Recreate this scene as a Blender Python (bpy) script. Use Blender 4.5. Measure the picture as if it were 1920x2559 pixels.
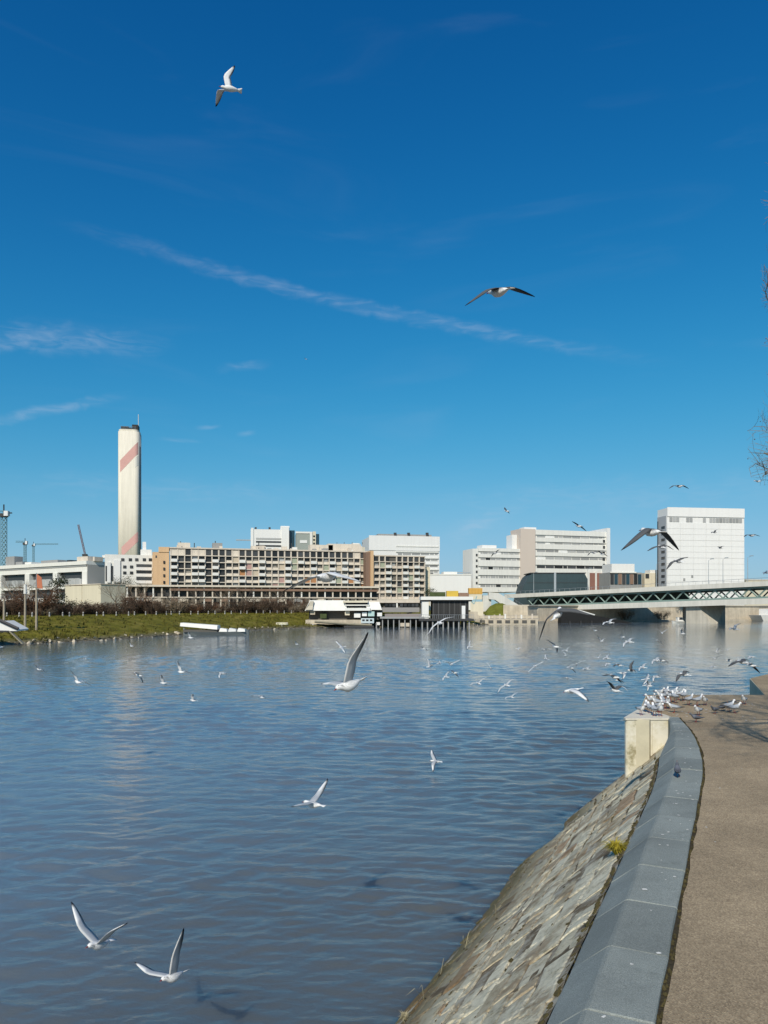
import bpy, math, random
import numpy as np
from mathutils import Vector, Matrix
R = math.radians
random.seed(7)
sc = bpy.context.scene
for o in list(bpy.data.objects): bpy.data.objects.remove(o)
col = sc.collection

# ------------------------------------------------------------------ camera, sky, sun, exposure
F, HX, HY, H = 1853.0, 960.0, 1519.0, 5.0            # focal length in photo pixels, principal column, horizon row, eye height over the river
cam = bpy.data.objects.new('camera', bpy.data.cameras.new('camera')); col.objects.link(cam)
cam.data.sensor_fit = 'VERTICAL'; cam.data.sensor_height = 36.0; cam.data.lens = 36.0*F/2559.0
cam.data.shift_y = (HY-1279.5)/2559.0
cam.location = (0, 0, H); cam.rotation_euler = (R(90), 0, 0)
cam.data.clip_start = 0.1; cam.data.clip_end = 6000
sc.camera = cam
SUN_EL, SUN_AZ = R(38), R(197)                       # azimuth measured from +Y clockwise (towards +X): behind the viewer
world = bpy.data.worlds.new('World'); sc.world = world; world.use_nodes = True
wn, wl = world.node_tree.nodes, world.node_tree.links
wn.clear()
def wnode(t, **k):
    n = wn.new(t)
    for a, b in k.items(): setattr(n, a, b)
    return n
sky = wnode('ShaderNodeTexSky', sky_type='NISHITA')
sky.sun_disc = False; sky.sun_elevation = SUN_EL; sky.sun_rotation = SUN_AZ
sky.altitude = 200; sky.air_density = 1.0; sky.dust_density = 0.35; sky.ozone_density = 3.0
hsv = wnode('ShaderNodeHueSaturation'); hsv.inputs['Saturation'].default_value = 1.22
hsv.inputs['Hue'].default_value = 0.492
gam = wnode('ShaderNodeGamma'); gam.inputs['Gamma'].default_value = 1.25
bg = wnode('ShaderNodeBackground'); bg.inputs['Strength'].default_value = 0.10
wo = wnode('ShaderNodeOutputWorld')
def wm(op, a, b=None, c=None, clamp=False):
    n = wnode('ShaderNodeMath', operation=op, use_clamp=clamp)
    for i, v in enumerate((a, b, c)):
        if v is None: continue
        if isinstance(v, (int, float)): n.inputs[i].default_value = v
        else: wl.new(v, n.inputs[i])
    return n.outputs[0]
def wsmooth(v, a, b):
    n = wnode('ShaderNodeMapRange', interpolation_type='SMOOTHSTEP')
    wl.new(v, n.inputs[0]); n.inputs[1].default_value = a; n.inputs[2].default_value = b
    return n.outputs[0]
tc = wnode('ShaderNodeTexCoord'); sep = wnode('ShaderNodeSeparateXYZ'); wl.new(tc.outputs['Generated'], sep.inputs[0])
az_ = wm('ARCTAN2', sep.outputs[0], sep.outputs[1])                      # bearing and height angle of the sky direction
el_ = wm('ARCSINE', sep.outputs[2])
cmb = wnode('ShaderNodeCombineXYZ'); wl.new(az_, cmb.inputs[0]); wl.new(el_, cmb.inputs[1])
def wnoise(scale, detail, dist, rot=0, sx=1, sy=1):
    mp = wnode('ShaderNodeMapping'); wl.new(cmb.outputs[0], mp.inputs[0])
    mp.inputs['Rotation'].default_value = (0, 0, rot); mp.inputs['Scale'].default_value = (sx, sy, 1)
    n = wnode('ShaderNodeTexNoise'); wl.new(mp.outputs[0], n.inputs['Vector'])
    n.inputs['Scale'].default_value = scale; n.inputs['Detail'].default_value = detail; n.inputs['Distortion'].default_value = dist
    return n.outputs[0]
def ang(x, y):
    vx, vz = (x-HX)/F, (HY-y)/F
    return math.atan2(vx, 1), math.atan2(vz, math.hypot(vx, 1))
def streak(p0, p1, width, strength, bend=0.0, fade=0.3, ragged=0.5):
    """a thin high cloud between two sky directions: band mask times noise"""
    (a0, e0), (a1, e1) = ang(*p0), ang(*p1)
    dx, dy = a1-a0, e1-e0; L = math.hypot(dx, dy); ux, uy = dx/L, dy/L
    t = wm('ADD', wm('MULTIPLY', wm('SUBTRACT', az_, a0), ux), wm('MULTIPLY', wm('SUBTRACT', el_, e0), uy))
    s = wm('ADD', wm('MULTIPLY', wm('SUBTRACT', az_, a0), -uy), wm('MULTIPLY', wm('SUBTRACT', el_, e0), ux))
    tn = wm('DIVIDE', t, L)
    if bend: s = wm('SUBTRACT', s, wm('MULTIPLY', wm('MULTIPLY', tn, wm('SUBTRACT', 1, tn)), bend))
    wob = wm('MULTIPLY', wm('SUBTRACT', wnoise(28, 4, 0.6), 0.5), width*1.6)
    s = wm('ABSOLUTE', wm('ADD', s, wob))
    band = wm('SUBTRACT', 1, wsmooth(s, 0, width), clamp=True)
    ends = wm('MULTIPLY', wsmooth(tn, 0, fade), wm('SUBTRACT', 1, wsmooth(tn, 1-fade, 1)))
    rag = wm('ADD', 1-ragged, wm('MULTIPLY', wsmooth(wnoise(60, 6, 1.5, math.atan2(dy, dx)*-1, 0.35, 1.6), 0.35, 0.7), ragged))
    return wm('MULTIPLY', wm('MULTIPLY', band, ends), wm('MULTIPLY', rag, strength))
clouds = [streak((60, 520), (1760, 915), 0.0120, 0.20, bend=0.05, fade=0.4, ragged=0.75),
          streak((-260, 800), (470, 862), 0.019, 0.21, bend=-0.01, fade=.4, ragged=0.85),
          streak((-200, 915), (220, 800), 0.012, 0.16, ragged=0.9),
          streak((-240, 1075), (350, 978), 0.009, 0.25, bend=-0.012, fade=.4, ragged=0.7),
          streak((530, 925), (690, 905), 0.008, 0.15, fade=0.5, ragged=0.6),
          streak((480, 1070), (560, 1064), 0.004, 0.20, fade=0.5, ragged=0.3),
          streak((585, 1085), (645, 1078), 0.005, 0.16, fade=0.5, ragged=0.3),
          streak((380, 1095), (520, 1105), 0.004, 0.16, fade=0.5, ragged=0.6),
          streak((1090, 1350), (1290, 1280), 0.017, 0.26, fade=0.5, ragged=0.7),
          streak((-100, 1190), (900, 1240), 0.022, 0.12, fade=0.4, ragged=0.7),
          streak((900, 1260), (2300, 1180), 0.03, 0.10, fade=0.4, ragged=0.7)]
csum = clouds[0]
for c_ in clouds[1:]: csum = wm('ADD', csum, c_)
veil = wm('MULTIPLY', wsmooth(wnoise(5, 7, 1.2, 0.25, 0.5, 2.6), 0.52, 0.85), 0.045)
csum = wm('ADD', csum, veil, clamp=True)
mixc = wnode('ShaderNodeMix', data_type='RGBA')
wl.new(sky.outputs[0], gam.inputs[0]); wl.new(gam.outputs[0], hsv.inputs['Color'])
# film-like response of the whole sky: bright horizon rolls off, zenith deepens
spc = wnode('ShaderNodeSeparateColor'); cmc = wnode('ShaderNodeCombineColor'); wl.new(hsv.outputs[0], spc.inputs[0])
for i_, (a_, b_) in enumerate(((0.98, 0.45), (1.80, 0.368), (1.969, 0.469))):
    cp = wm('POWER', wm('MULTIPLY', wm('MAXIMUM', spc.outputs[i_], 0), 0.1), 1.3)
    wl.new(wm('MULTIPLY', wm('DIVIDE', wm('MULTIPLY', cp, a_), wm('ADD', 1, wm('DIVIDE', cp, b_))), 10), cmc.inputs[i_])
wl.new(csum, mixc.inputs[0]); wl.new(cmc.outputs[0], mixc.inputs[6]); mixc.inputs[7].default_value = (5.2, 6.1, 7.4, 1)
wl.new(mixc.outputs[2], bg.inputs[0]); wl.new(bg.outputs[0], wo.inputs[0])

sun = bpy.data.objects.new('sun', bpy.data.lights.new('sun', 'SUN')); col.objects.link(sun)
sun.data.energy = 4.2; sun.data.angle = R(0.53); sun.data.color = (1.0, 0.92, 0.79)
sdir = Vector((math.sin(SUN_AZ)*math.cos(SUN_EL), math.cos(SUN_AZ)*math.cos(SUN_EL), math.sin(SUN_EL)))   # towards the sun
sun.rotation_euler = (-sdir).to_track_quat('-Z', 'Y').to_euler()
sun.location = (0, 0, 60)
sc.view_settings.view_transform = 'Standard'; sc.view_settings.look = 'None'
sc.view_settings.exposure = 0.0; sc.view_settings.gamma = 1.0; sc.view_settings.use_curve_mapping = False
sc.render.engine = 'CYCLES'

# ------------------------------------------------------------------ helpers
def at(x, y, Y):
    """the point at photo column x, row y and depth Y metres"""
    return Vector(((x-HX)/F*Y, Y, H-(y-HY)/F*Y))
def on(x, y, z):
    """the point at photo column x, row y that lies at height z"""
    Y = F*(H-z)/(y-HY); return Vector(((x-HX)/F*Y, Y, z))
MATS = {}
def mat(name, color, rough=0.8, var=0.12, scale=1.5, bump=0.0, bscale=40.0, spec=0.3, metal=0.0, rnd=0.0, coord='Object', streaks=0.0):
    if name in MATS: return MATS[name]
    m = bpy.data.materials.new(name); m.use_nodes = True
    n, l = m.node_tree.nodes, m.node_tree.links
    b = n['Principled BSDF']; b.inputs['Roughness'].default_value = rough
    b.inputs['Specular IOR Level'].default_value = spec; b.inputs['Metallic'].default_value = metal
    t = n.new('ShaderNodeTexCoord')
    g = n.new('ShaderNodeNewGeometry')
    src = g.outputs['Position'] if coord == 'World' else t.outputs['Object']
    nz = n.new('ShaderNodeTexNoise'); nz.inputs['Scale'].default_value = scale; nz.inputs['Detail'].default_value = 8
    nz.inputs['Roughness'].default_value = 0.65
    l.new(src, nz.inputs['Vector'])
    mr = n.new('ShaderNodeMapRange'); l.new(nz.outputs[0], mr.inputs[0])
    mr.inputs[1].default_value = 0.25; mr.inputs[2].default_value = 0.75
    mr.inputs[3].default_value = 1-var; mr.inputs[4].default_value = 1+var
    fac = mr.outputs[0]
    if streaks:
        mp = n.new('ShaderNodeMapping'); l.new(g.outputs['Position'], mp.inputs[0]); mp.inputs['Scale'].default_value = (1.2, 1.2, 0.06)
        n2 = n.new('ShaderNodeTexNoise'); n2.inputs['Scale'].default_value = 1.0; n2.inputs['Detail'].default_value = 5; l.new(mp.outputs[0], n2.inputs['Vector'])
        m2 = n.new('ShaderNodeMapRange'); l.new(n2.outputs[0], m2.inputs[0]); m2.inputs[1].default_value = 0.35; m2.inputs[2].default_value = 0.7
        m2.inputs[3].default_value = 1.0; m2.inputs[4].default_value = 1-streaks
        mm = n.new('ShaderNodeMath'); mm.operation = 'MULTIPLY'; l.new(fac, mm.inputs[0]); l.new(m2.outputs[0], mm.inputs[1]); fac = mm.outputs[0]
    if rnd:
        oi = n.new('ShaderNodeObjectInfo'); m3 = n.new('ShaderNodeMapRange'); l.new(oi.outputs['Random'], m3.inputs[0])
        m3.inputs[3].default_value = 1-rnd; m3.inputs[4].default_value = 1+rnd
        mm = n.new('ShaderNodeMath'); mm.operation = 'MULTIPLY'; l.new(fac, mm.inputs[0]); l.new(m3.outputs[0], mm.inputs[1]); fac = mm.outputs[0]
    vm = n.new('ShaderNodeVectorMath'); vm.operation = 'SCALE'; vm.inputs[0].default_value = color[:3]; l.new(fac, vm.inputs['Scale'])
    l.new(vm.outputs[0], b.inputs['Base Color'])
    if bump:
        n4 = n.new('ShaderNodeTexNoise'); n4.inputs['Scale'].default_value = bscale; n4.inputs['Detail'].default_value = 6; l.new(src, n4.inputs['Vector'])
        bp = n.new('ShaderNodeBump'); bp.inputs['Strength'].default_value = bump; bp.inputs['Distance'].default_value = 0.02
        l.new(n4.outputs[0], bp.inputs['Height']); l.new(bp.outputs[0], b.inputs['Normal'])
    MATS[name] = m; return m
class MB:
    def __init__(s): s.v = []; s.f = []
    def box(s, x0, x1, y0, y1, z0, z1):
        b = len(s.v)
        s.v += [(x0,y0,z0),(x1,y0,z0),(x1,y1,z0),(x0,y1,z0),(x0,y0,z1),(x1,y0,z1),(x1,y1,z1),(x0,y1,z1)]
        s.f += [tuple(b+i for i in q) for q in ((0,3,2,1),(4,5,6,7),(0,1,5,4),(1,2,6,5),(2,3,7,6),(3,0,4,7))]
        return s
    def hexa(s, p):
        """eight corners: bottom ring then top ring"""
        b = len(s.v); s.v += [tuple(q) for q in p]
        s.f += [tuple(b+i for i in q) for q in ((0,3,2,1),(4,5,6,7),(0,1,5,4),(1,2,6,5),(2,3,7,6),(3,0,4,7))]
        return s
    def prism(s, pts, z0, z1):
        b = len(s.v); n = len(pts)
        s.v += [(p[0],p[1],z0) for p in pts]+[(p[0],p[1],z1) for p in pts]
        s.f.append(tuple(b+n-1-i for i in range(n))); s.f.append(tuple(b+n+i for i in range(n)))
        for i in range(n): j=(i+1)%n; s.f.append((b+i,b+j,b+n+j,b+n+i))
        return s
    def tube(s, pts, rad, n=6, cap=True):
        pts = [Vector(p) for p in pts]; k = len(pts)
        if not hasattr(rad, '__len__'): rad = [rad]*k
        b = len(s.v)
        for i, p in enumerate(pts):
            d = (pts[min(i+1,k-1)]-pts[max(i-1,0)])
            if d.length < 1e-9: d = Vector((0,0,1))
            d.normalize(); a = d.cross(Vector((0,0,1)) if abs(d.z) < .95 else Vector((1,0,0))).normalized(); c = d.cross(a)
            for j in range(n):
                t = 2*math.pi*j/n; s.v.append(tuple(p+(a*math.cos(t)+c*math.sin(t))*rad[i]))
        for i in range(k-1):
            for j in range(n):
                s.f.append((b+i*n+j, b+i*n+(j+1)%n, b+(i+1)*n+(j+1)%n, b+(i+1)*n+j))
        if cap: s.f.append(tuple(b+n-1-j for j in range(n))); s.f.append(tuple(b+(k-1)*n+j for j in range(n)))
        return s
    def bar(s, p, q, w, h=None):
        """square bar between two points"""
        return s.tube([p, q], [w*0.7071, w*0.7071], 4)
    def mesh(s, name, m, smooth=False):
        me = bpy.data.meshes.new(name); me.from_pydata(s.v, [], s.f)
        if m: me.materials.append(m)
        if smooth: me.polygons.foreach_set('use_smooth', [True]*len(me.polygons))
        me.update(); return me
    def build(s, name, m, parent=None, smooth=False):
        o = bpy.data.objects.new(name, s.mesh(name, m, smooth)); col.objects.link(o)
        if parent: o.parent = parent
        return o
def tag(o, label=None, cat=None, group=None, kind=None):
    if label: o['label'] = label
    if cat: o['category'] = cat
    if group: o['group'] = group
    if kind: o['kind'] = kind
    return o
def thing(name, label, cat, loc=(0,0,0), rz=0.0, group=None):
    o = bpy.data.objects.new(name, None); col.objects.link(o); o.location = loc; o.rotation_euler = (0,0,rz)
    o.empty_display_size = 0.2
    return tag(o, label, cat, group)
def copy_tree(o, parent=None):
    c = o.copy(); col.objects.link(c); c.parent = parent
    for ch in list(o.children): copy_tree(ch, c)
    return c
_unit = {}
def part(root, name, m, x0, x1, y0, y1, z0, z1):
    """a box-shaped part in the thing's own axes; alike parts share one mesh"""
    if m.name not in _unit: _unit[m.name] = MB().box(-.5,.5,-.5,.5,-.5,.5).mesh('block_'+m.name, m)
    o = bpy.data.objects.new(name, _unit[m.name]); col.objects.link(o); o.parent = root
    o.location = ((x0+x1)/2,(y0+y1)/2,(z0+z1)/2); o.scale = (abs(x1-x0),abs(y1-y0),abs(z1-z0))
    return o
class Building:
    """root Empty at the foot of the facade's left end; local x runs along the facade, y goes back, z up"""
    def __init__(s, name, label, cat, xl, dl, xr, dr, z0=3.9, group=None):
        s.p0 = Vector(((xl-HX)/F*dl, dl)); p1 = Vector(((xr-HX)/F*dr, dr)); d = p1-s.p0
        s.L = d.length; s.e = d.normalized(); s.n = Vector((-s.e.y, s.e.x)); s.z0 = z0
        s.root = thing(name, label, cat, (s.p0.x, s.p0.y, z0), math.atan2(s.e.y, s.e.x), group)
    def uv(s, x, y):
        r = Vector(((x-HX)/F, 1.0)); t = s.p0.dot(s.n)/r.dot(s.n)
        return (r*t-s.p0).dot(s.e), H+(HY-y)/F*t-s.z0
    def box(s, name, m, x0, y0, x1, y1, front=0.0, back=0.3):
        """box from photo corners on the facade plane"""
        u0, _ = s.uv(x0, y1); u1, _ = s.uv(x1, y0); um = s.uv((x0+x1)/2, y0)[1]; ul = s.uv((x0+x1)/2, y1)[1]
        return part(s.root, name, m, u0, u1, front, back, ul, um)
    def b(s, name, m, u0, u1, front, back, z0, z1): return part(s.root, name, m, u0, u1, front, back, z0, z1)

# shared materials (real surface colours)
white_wall = mat('white_render', (0.74,0.73,0.68), 0.7, 0.05, 0.25, streaks=0.08)
white_panel = mat('white_panel', (0.75,0.745,0.72), 0.5, 0.04, 0.3, streaks=0.05)
cream_wall = mat('cream_render', (0.66,0.60,0.46), 0.8, 0.07, 0.3, streaks=0.1)
orange_wall = mat('apricot_render', (0.66,0.44,0.25), 0.8, 0.07, 0.3, streaks=0.1)
beige_wall = mat('beige_concrete', (0.66,0.59,0.49), 0.8, 0.10, 0.3, streaks=0.12)
tan_conc = mat('tan_concrete', (0.60,0.53,0.44), 0.85, 0.15, 0.4, streaks=0.15)
grey_wall = mat('grey_cladding', (0.30,0.30,0.29), 0.7, 0.08, 0.4, streaks=0.1)
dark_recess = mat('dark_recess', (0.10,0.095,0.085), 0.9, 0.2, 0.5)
brown_band = mat('brown_cladding', (0.22,0.14,0.10), 0.8, 0.2, 0.4)
glass = mat('window_glass', (0.038,0.040,0.042), 0.25, 0.5, 0.35, spec=0.25, rnd=0.6)
curtain = mat('curtained_glass', (0.20,0.185,0.16), 0.4, 0.25, 1.2, spec=0.3, rnd=0.5)
teal_glass = mat('teal_glass', (0.02,0.05,0.07), 0.10, 0.2, 0.2, spec=0.6)
pale_glass = mat('blind_glass', (0.33,0.33,0.32), 0.25, 0.12, 0.35, spec=0.5, rnd=0.25)
steel = mat('galvanised_steel', (0.45,0.47,0.47), 0.45, 0.1, 2.0, metal=0.6)
dark_metal = mat('dark_metal', (0.05,0.05,0.05), 0.5, 0.2, 2.0)
black_clad = mat('black_cladding', (0.018,0.018,0.018), 0.6, 0.3, 1.0)
green_metal = mat('green_steel', (0.20,0.28,0.25), 0.5, 0.15, 1.0)

# ------------------------------------------------------------------ ground, river, far bank
BANK = [(-150,-140),(-110,-30),(-80,38),(-60,80),(-52,100),(-42.5,117),(-31,160),(-20,182),(-6.2,193),(10,193),(25,212),(43,240),(54,254),(71,270),(94,276),(119,284),(149,298),(230,345),(420,520)]
bed_m = mat('river_bed', (0.06,0.055,0.04), 0.95, 0.2, 0.2)
g = MB(); g.v = [(-4000,-600,-2.6),(4000,-600,-2.6),(4000,5200,-2.6),(-4000,5200,-2.6)]; g.f = [(0,1,2,3)]
tag(g.build('ground', bed_m), kind='structure')

def make_water():
    """river surface: a fan of quads that grow with distance, lifted by a sum of small waves"""
    na, nr = 640, 1480
    th = np.linspace(R(-66), R(66), na); rr = 4.2*np.exp(np.linspace(0, math.log(700/4.2), nr))
    T, Q = np.meshgrid(th, rr); X = np.sin(T)*Q; Y = np.cos(T)*Q
    step = Q*math.log(700/4.2)/nr*1.25
    rng = np.random.RandomState(3)
    # slow patches of calmer and rougher water
    patch = np.zeros_like(X)
    for i in range(14):
        a = rng.uniform(-0.5, 0.5)+R(20); k = 2*math.pi/rng.uniform(6, 45)
        patch += np.sin(k*(X*math.sin(a)*0.55+Y*math.cos(a))+rng.uniform(0, 6.3))
    patch = 0.95+0.42*np.tanh(patch/3.0)
    Z = np.zeros_like(X)
    for i in range(112):
        lam = 0.22*math.exp(rng.uniform(0, 1)**1.15*math.log(1.9/0.22))
        a = rng.normal(R(8), R(13)) if i % 3 else rng.normal(R(-38), R(14))
        k = 2*math.pi/lam
        slope = 0.0170*(lam/0.5)**(-0.12 if lam > 0.5 else 0.1)
        w = np.clip((lam/step-2.6)/2.5, 0, 1)
        ph = k*(X*math.sin(a)+Y*math.cos(a))+rng.uniform(0, 6.3)+0.8*np.sin(X*rng.uniform(.1,.4)+Y*rng.uniform(.1,.4)+i)
        s = np.sin(ph); Z += w*(slope/k)*(s+0.44*np.cos(2*ph))
    Z *= patch
    # lap down gently where the water meets the quay
    v = np.stack([X, Y, Z], -1).reshape(-1, 3)
    idx = np.arange(na*nr).reshape(nr, na)
    q = np.stack([idx[:-1,:-1], idx[:-1,1:], idx[1:,1:], idx[1:,:-1]], -1).reshape(-1, 4)
    me = bpy.data.meshes.new('river'); me.vertices.add(len(v)); me.vertices.foreach_set('co', v.ravel().astype(np.float32))
    me.loops.add(q.size); me.loops.foreach_set('vertex_index', q.ravel().astype(np.int32))
    me.polygons.add(len(q)); me.polygons.foreach_set('loop_start', np.arange(0, q.size, 4, dtype=np.int32)); me.polygons.foreach_set('loop_total', np.full(len(q), 4, np.int32))
    me.update(calc_edges=True); me.polygons.foreach_set('use_smooth', np.ones(len(q), bool))
    m = bpy.data.materials.new('river_water'); m.use_nodes = True; n, l = m.node_tree.nodes, m.node_tree.links
    b = n['Principled BSDF']; b.inputs['Roughness'].default_value = 0.03; b.inputs['IOR'].default_value = 1.62
    b.inputs['Specular IOR Level'].default_value = 0.5
    g = n.new('ShaderNodeNewGeometry')
    nz = n.new('ShaderNodeTexNoise'); nz.inputs['Scale'].default_value = 0.12; nz.inputs['Detail'].default_value = 6; l.new(g.outputs['Position'], nz.inputs['Vector'])
    cr = n.new('ShaderNodeValToRGB'); l.new(nz.outputs[0], cr.inputs[0])
    cr.color_ramp.elements[0].position = 0.3; cr.color_ramp.elements[0].color = (0.074,0.088,0.088,1)
    cr.color_ramp.elements[1].position = 0.7; cr.color_ramp.elements[1].color = (0.104,0.104,0.090,1)
    # grey-brown along the quay; bluer stream colour makes up for weak sky reflection
    sx = n.new('ShaderNodeVectorMath'); sx.operation = 'DOT_PRODUCT'; l.new(g.outputs['Position'], sx.inputs[0]); sx.inputs[1].default_value = (-0.894, 0.447, 0)
    nw = n.new('ShaderNodeTexNoise'); nw.inputs['Scale'].default_value = 0.09; nw.inputs['Detail'].default_value = 4; l.new(g.outputs['Position'], nw.inputs['Vector'])
    ad = n.new('ShaderNodeMath'); ad.operation = 'MULTIPLY_ADD'; l.new(nw.outputs[0], ad.inputs[0]); ad.inputs[1].default_value = 14; l.new(sx.outputs['Value'], ad.inputs[2])
    mq = n.new('ShaderNodeMapRange'); mq.interpolation_type = 'SMOOTHSTEP'; l.new(ad.outputs[0], mq.inputs[0]); mq.inputs[1].default_value = 7; mq.inputs[2].default_value = 26
    mw = n.new('ShaderNodeMix'); mw.data_type = 'RGBA'; l.new(mq.outputs[0], mw.inputs[0]); l.new(cr.outputs[0], mw.inputs[6]); mw.inputs[7].default_value = (0.135,0.180,0.218,1)
    l.new(mw.outputs[2], b.inputs['Base Color'])
    b.subsurface_method = 'BURLEY'; b.inputs['Subsurface Weight'].default_value = 0.85; b.inputs['Subsurface Radius'].default_value = (1.0,1.0,1.0); b.inputs['Subsurface Scale'].default_value = 0.9
    mp = n.new('ShaderNodeMapping'); l.new(g.outputs['Position'], mp.inputs[0]); mp.inputs['Rotation'].default_value = (0,0,R(18)); mp.inputs['Scale'].default_value = (0.55,1.25,1)
    n1 = n.new('ShaderNodeTexNoise'); n1.inputs['Scale'].default_value = 5.5; n1.inputs['Detail'].default_value = 5; n1.inputs['Roughness'].default_value = 0.6; n1.inputs['Distortion'].default_value = 0.4; l.new(mp.outputs[0], n1.inputs['Vector'])
    n2 = n.new('ShaderNodeTexNoise'); n2.inputs['Scale'].default_value = 0.75; n2.inputs['Detail'].default_value = 5; n2.inputs['Distortion'].default_value = 0.6; l.new(mp.outputs[0], n2.inputs['Vector'])
    b1 = n.new('ShaderNodeBump'); b1.inputs['Strength'].default_value = 0.8; b1.inputs['Distance'].default_value = 0.017; l.new(n1.outputs[0], b1.inputs['Height'])
    b2 = n.new('ShaderNodeBump'); b2.inputs['Strength'].default_value = 0.6; b2.inputs['Distance'].default_value = 0.035; l.new(n2.outputs[0], b2.inputs['Height']); l.new(b1.outputs[0], b2.inputs['Normal'])
    l.new(b2.outputs[0], b.inputs['Normal'])
    me.materials.append(m)
    o = bpy.data.objects.new('river', me); col.objects.link(o); return tag(o, kind='structure')
make_water()

def bank_curve(n):
    P = [Vector(p) for p in BANK]; out = []
    for i in range(len(P)-1):
        p0, p1, p2, p3 = P[max(i-1,0)], P[i], P[i+1], P[min(i+2,len(P)-1)]
        for j in range(n):
            t = j/n
            out.append(0.5*((2*p1)+(p2-p0)*t+(2*p0-5*p1+4*p2-p3)*t*t+(3*p1-p0-3*p2+p3)*t**3))
    out.append(P[-1]); return out
BC = bank_curve(24)
def bank_normal(i):
    d = (BC[min(i+1,len(BC)-1)]-BC[max(i-1,0)]).normalized(); return Vector((-d.y, d.x))   # away from the river
def bank_height(off):
    t = [(-3,-1.2),(0,-0.05),(0.8,0.35),(3,0.75),(9,2.1),(15,3.2),(19,3.65),(26,3.8),(60,3.95)]
    if off <= t[0][0]: return t[0][1]
    for (a, za), (b, zb) in zip(t, t[1:]):
        if off <= b: return za+(zb-za)*(off-a)/(b-a)
    return 3.95
def make_bank():
    offs = [-3,-0.5,0,0.4,0.8,1.5,2.2,3,4,5,6,7.5,9,11,13,15,17,19,22,26,60]
    v, f = [], []; k = len(offs); rnd = random.Random(5)
    for i, p in enumerate(BC):
        nn = bank_normal(i)
        for o_ in offs:
            z = bank_height(o_)
            if 0.3 < o_ < 20: z += rnd.uniform(-.09,.09)*min(1, o_/2)
            q = p+nn*(o_+(rnd.uniform(-.25,.25) if 0 <= o_ < 3 else 0)); v.append((q.x, q.y, z))
    v += [(-2500,-140,4.0),(-2500,3500,4.0),(2500,3500,4.0),(2500,620,4.0)]
    n = len(BC)
    for i in range(n-1):
        for j in range(k-1):
            a = i*k+j; f.append((a, a+k, a+k+1, a+1))
    b = n*k
    f.append(tuple([i*k+k-1 for i in range(n)]+[b+3,b+2,b+1,b]))
    me = bpy.data.meshes.new('riverbank'); me.from_pydata(v, [], f)
    m = bpy.data.materials.new('bank_grass'); m.use_nodes = True; nn, l = m.node_tree.nodes, m.node_tree.links
    bs = nn['Principled BSDF']; bs.inputs['Roughness'].default_value = 0.9; bs.inputs['Specular IOR Level'].default_value = 0.1
    g = nn.new('ShaderNodeNewGeometry')
    n1 = nn.new('ShaderNodeTexNoise'); n1.inputs['Scale'].default_value = 0.35; n1.inputs['Detail'].default_value = 9; n1.inputs['Roughness'].default_value = 0.7; l.new(g.outputs['Position'], n1.inputs['Vector'])
    cr = nn.new('ShaderNodeValToRGB'); l.new(n1.outputs[0], cr.inputs[0]); e = cr.color_ramp.elements
    e[0].position = 0.34; e[0].color = (0.055,0.052,0.010,1); e[1].position = 0.68; e[1].color = (0.23,0.185,0.045,1)
    x = e.new(0.5); x.color = (0.138,0.128,0.015,1)
    # stones and mud at the foot, by height of the ground itself
    sp = nn.new('ShaderNodeSeparateXYZ'); l.new(g.outputs['Position'], sp.inputs[0])
    mr = nn.new('ShaderNodeMapRange'); l.new(sp.outputs[2], mr.inputs[0]); mr.inputs[1].default_value = 0.15; mr.inputs[2].default_value = 0.75
    n2 = nn.new('ShaderNodeTexNoise'); n2.inputs['Scale'].default_value = 2.2; n2.inputs['Detail'].default_value = 8; l.new(g.outputs['Position'], n2.inputs['Vector'])
    c2 = nn.new('ShaderNodeValToRGB'); l.new(n2.outputs[0], c2.inputs[0]); c2.color_ramp.elements[0].position = .35; c2.color_ramp.elements[0].color = (0.05,0.045,0.03,1); c2.color_ramp.elements[1].position = .68; c2.color_ramp.elements[1].color = (0.24,0.21,0.15,1)
    mx = nn.new('ShaderNodeMix'); mx.data_type = 'RGBA'; l.new(mr.outputs[0], mx.inputs[0]); l.new(c2.outputs[0], mx.inputs[6]); l.new(cr.outputs[0], mx.inputs[7])
    l.new(mx.outputs[2], bs.inputs['Base Color'])
    bp = nn.new('ShaderNodeBump'); bp.inputs['Strength'].default_value = 0.8; bp.inputs['Distance'].default_value = 0.3; l.new(n2.outputs[0], bp.inputs['Height']); l.new(bp.outputs[0], bs.inputs['Normal'])
    me.materials.append(m); o = bpy.data.objects.new('riverbank', me); col.objects.link(o); tag(o, kind='structure')
make_bank()

def bank_at(xpx, off):
    """point on the far bank at photo column xpx, off metres in from the water's edge"""
    best = None
    for i, p in enumerate(BC):
        if p.y < 60: continue
        q = p+bank_normal(i)*off
        e = abs(HX+F*q.x/q.y-xpx)
        if best is None or e < best[0]: best = (e, q)
    return Vector((best[1].x, best[1].y, bank_height(off)))

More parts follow.
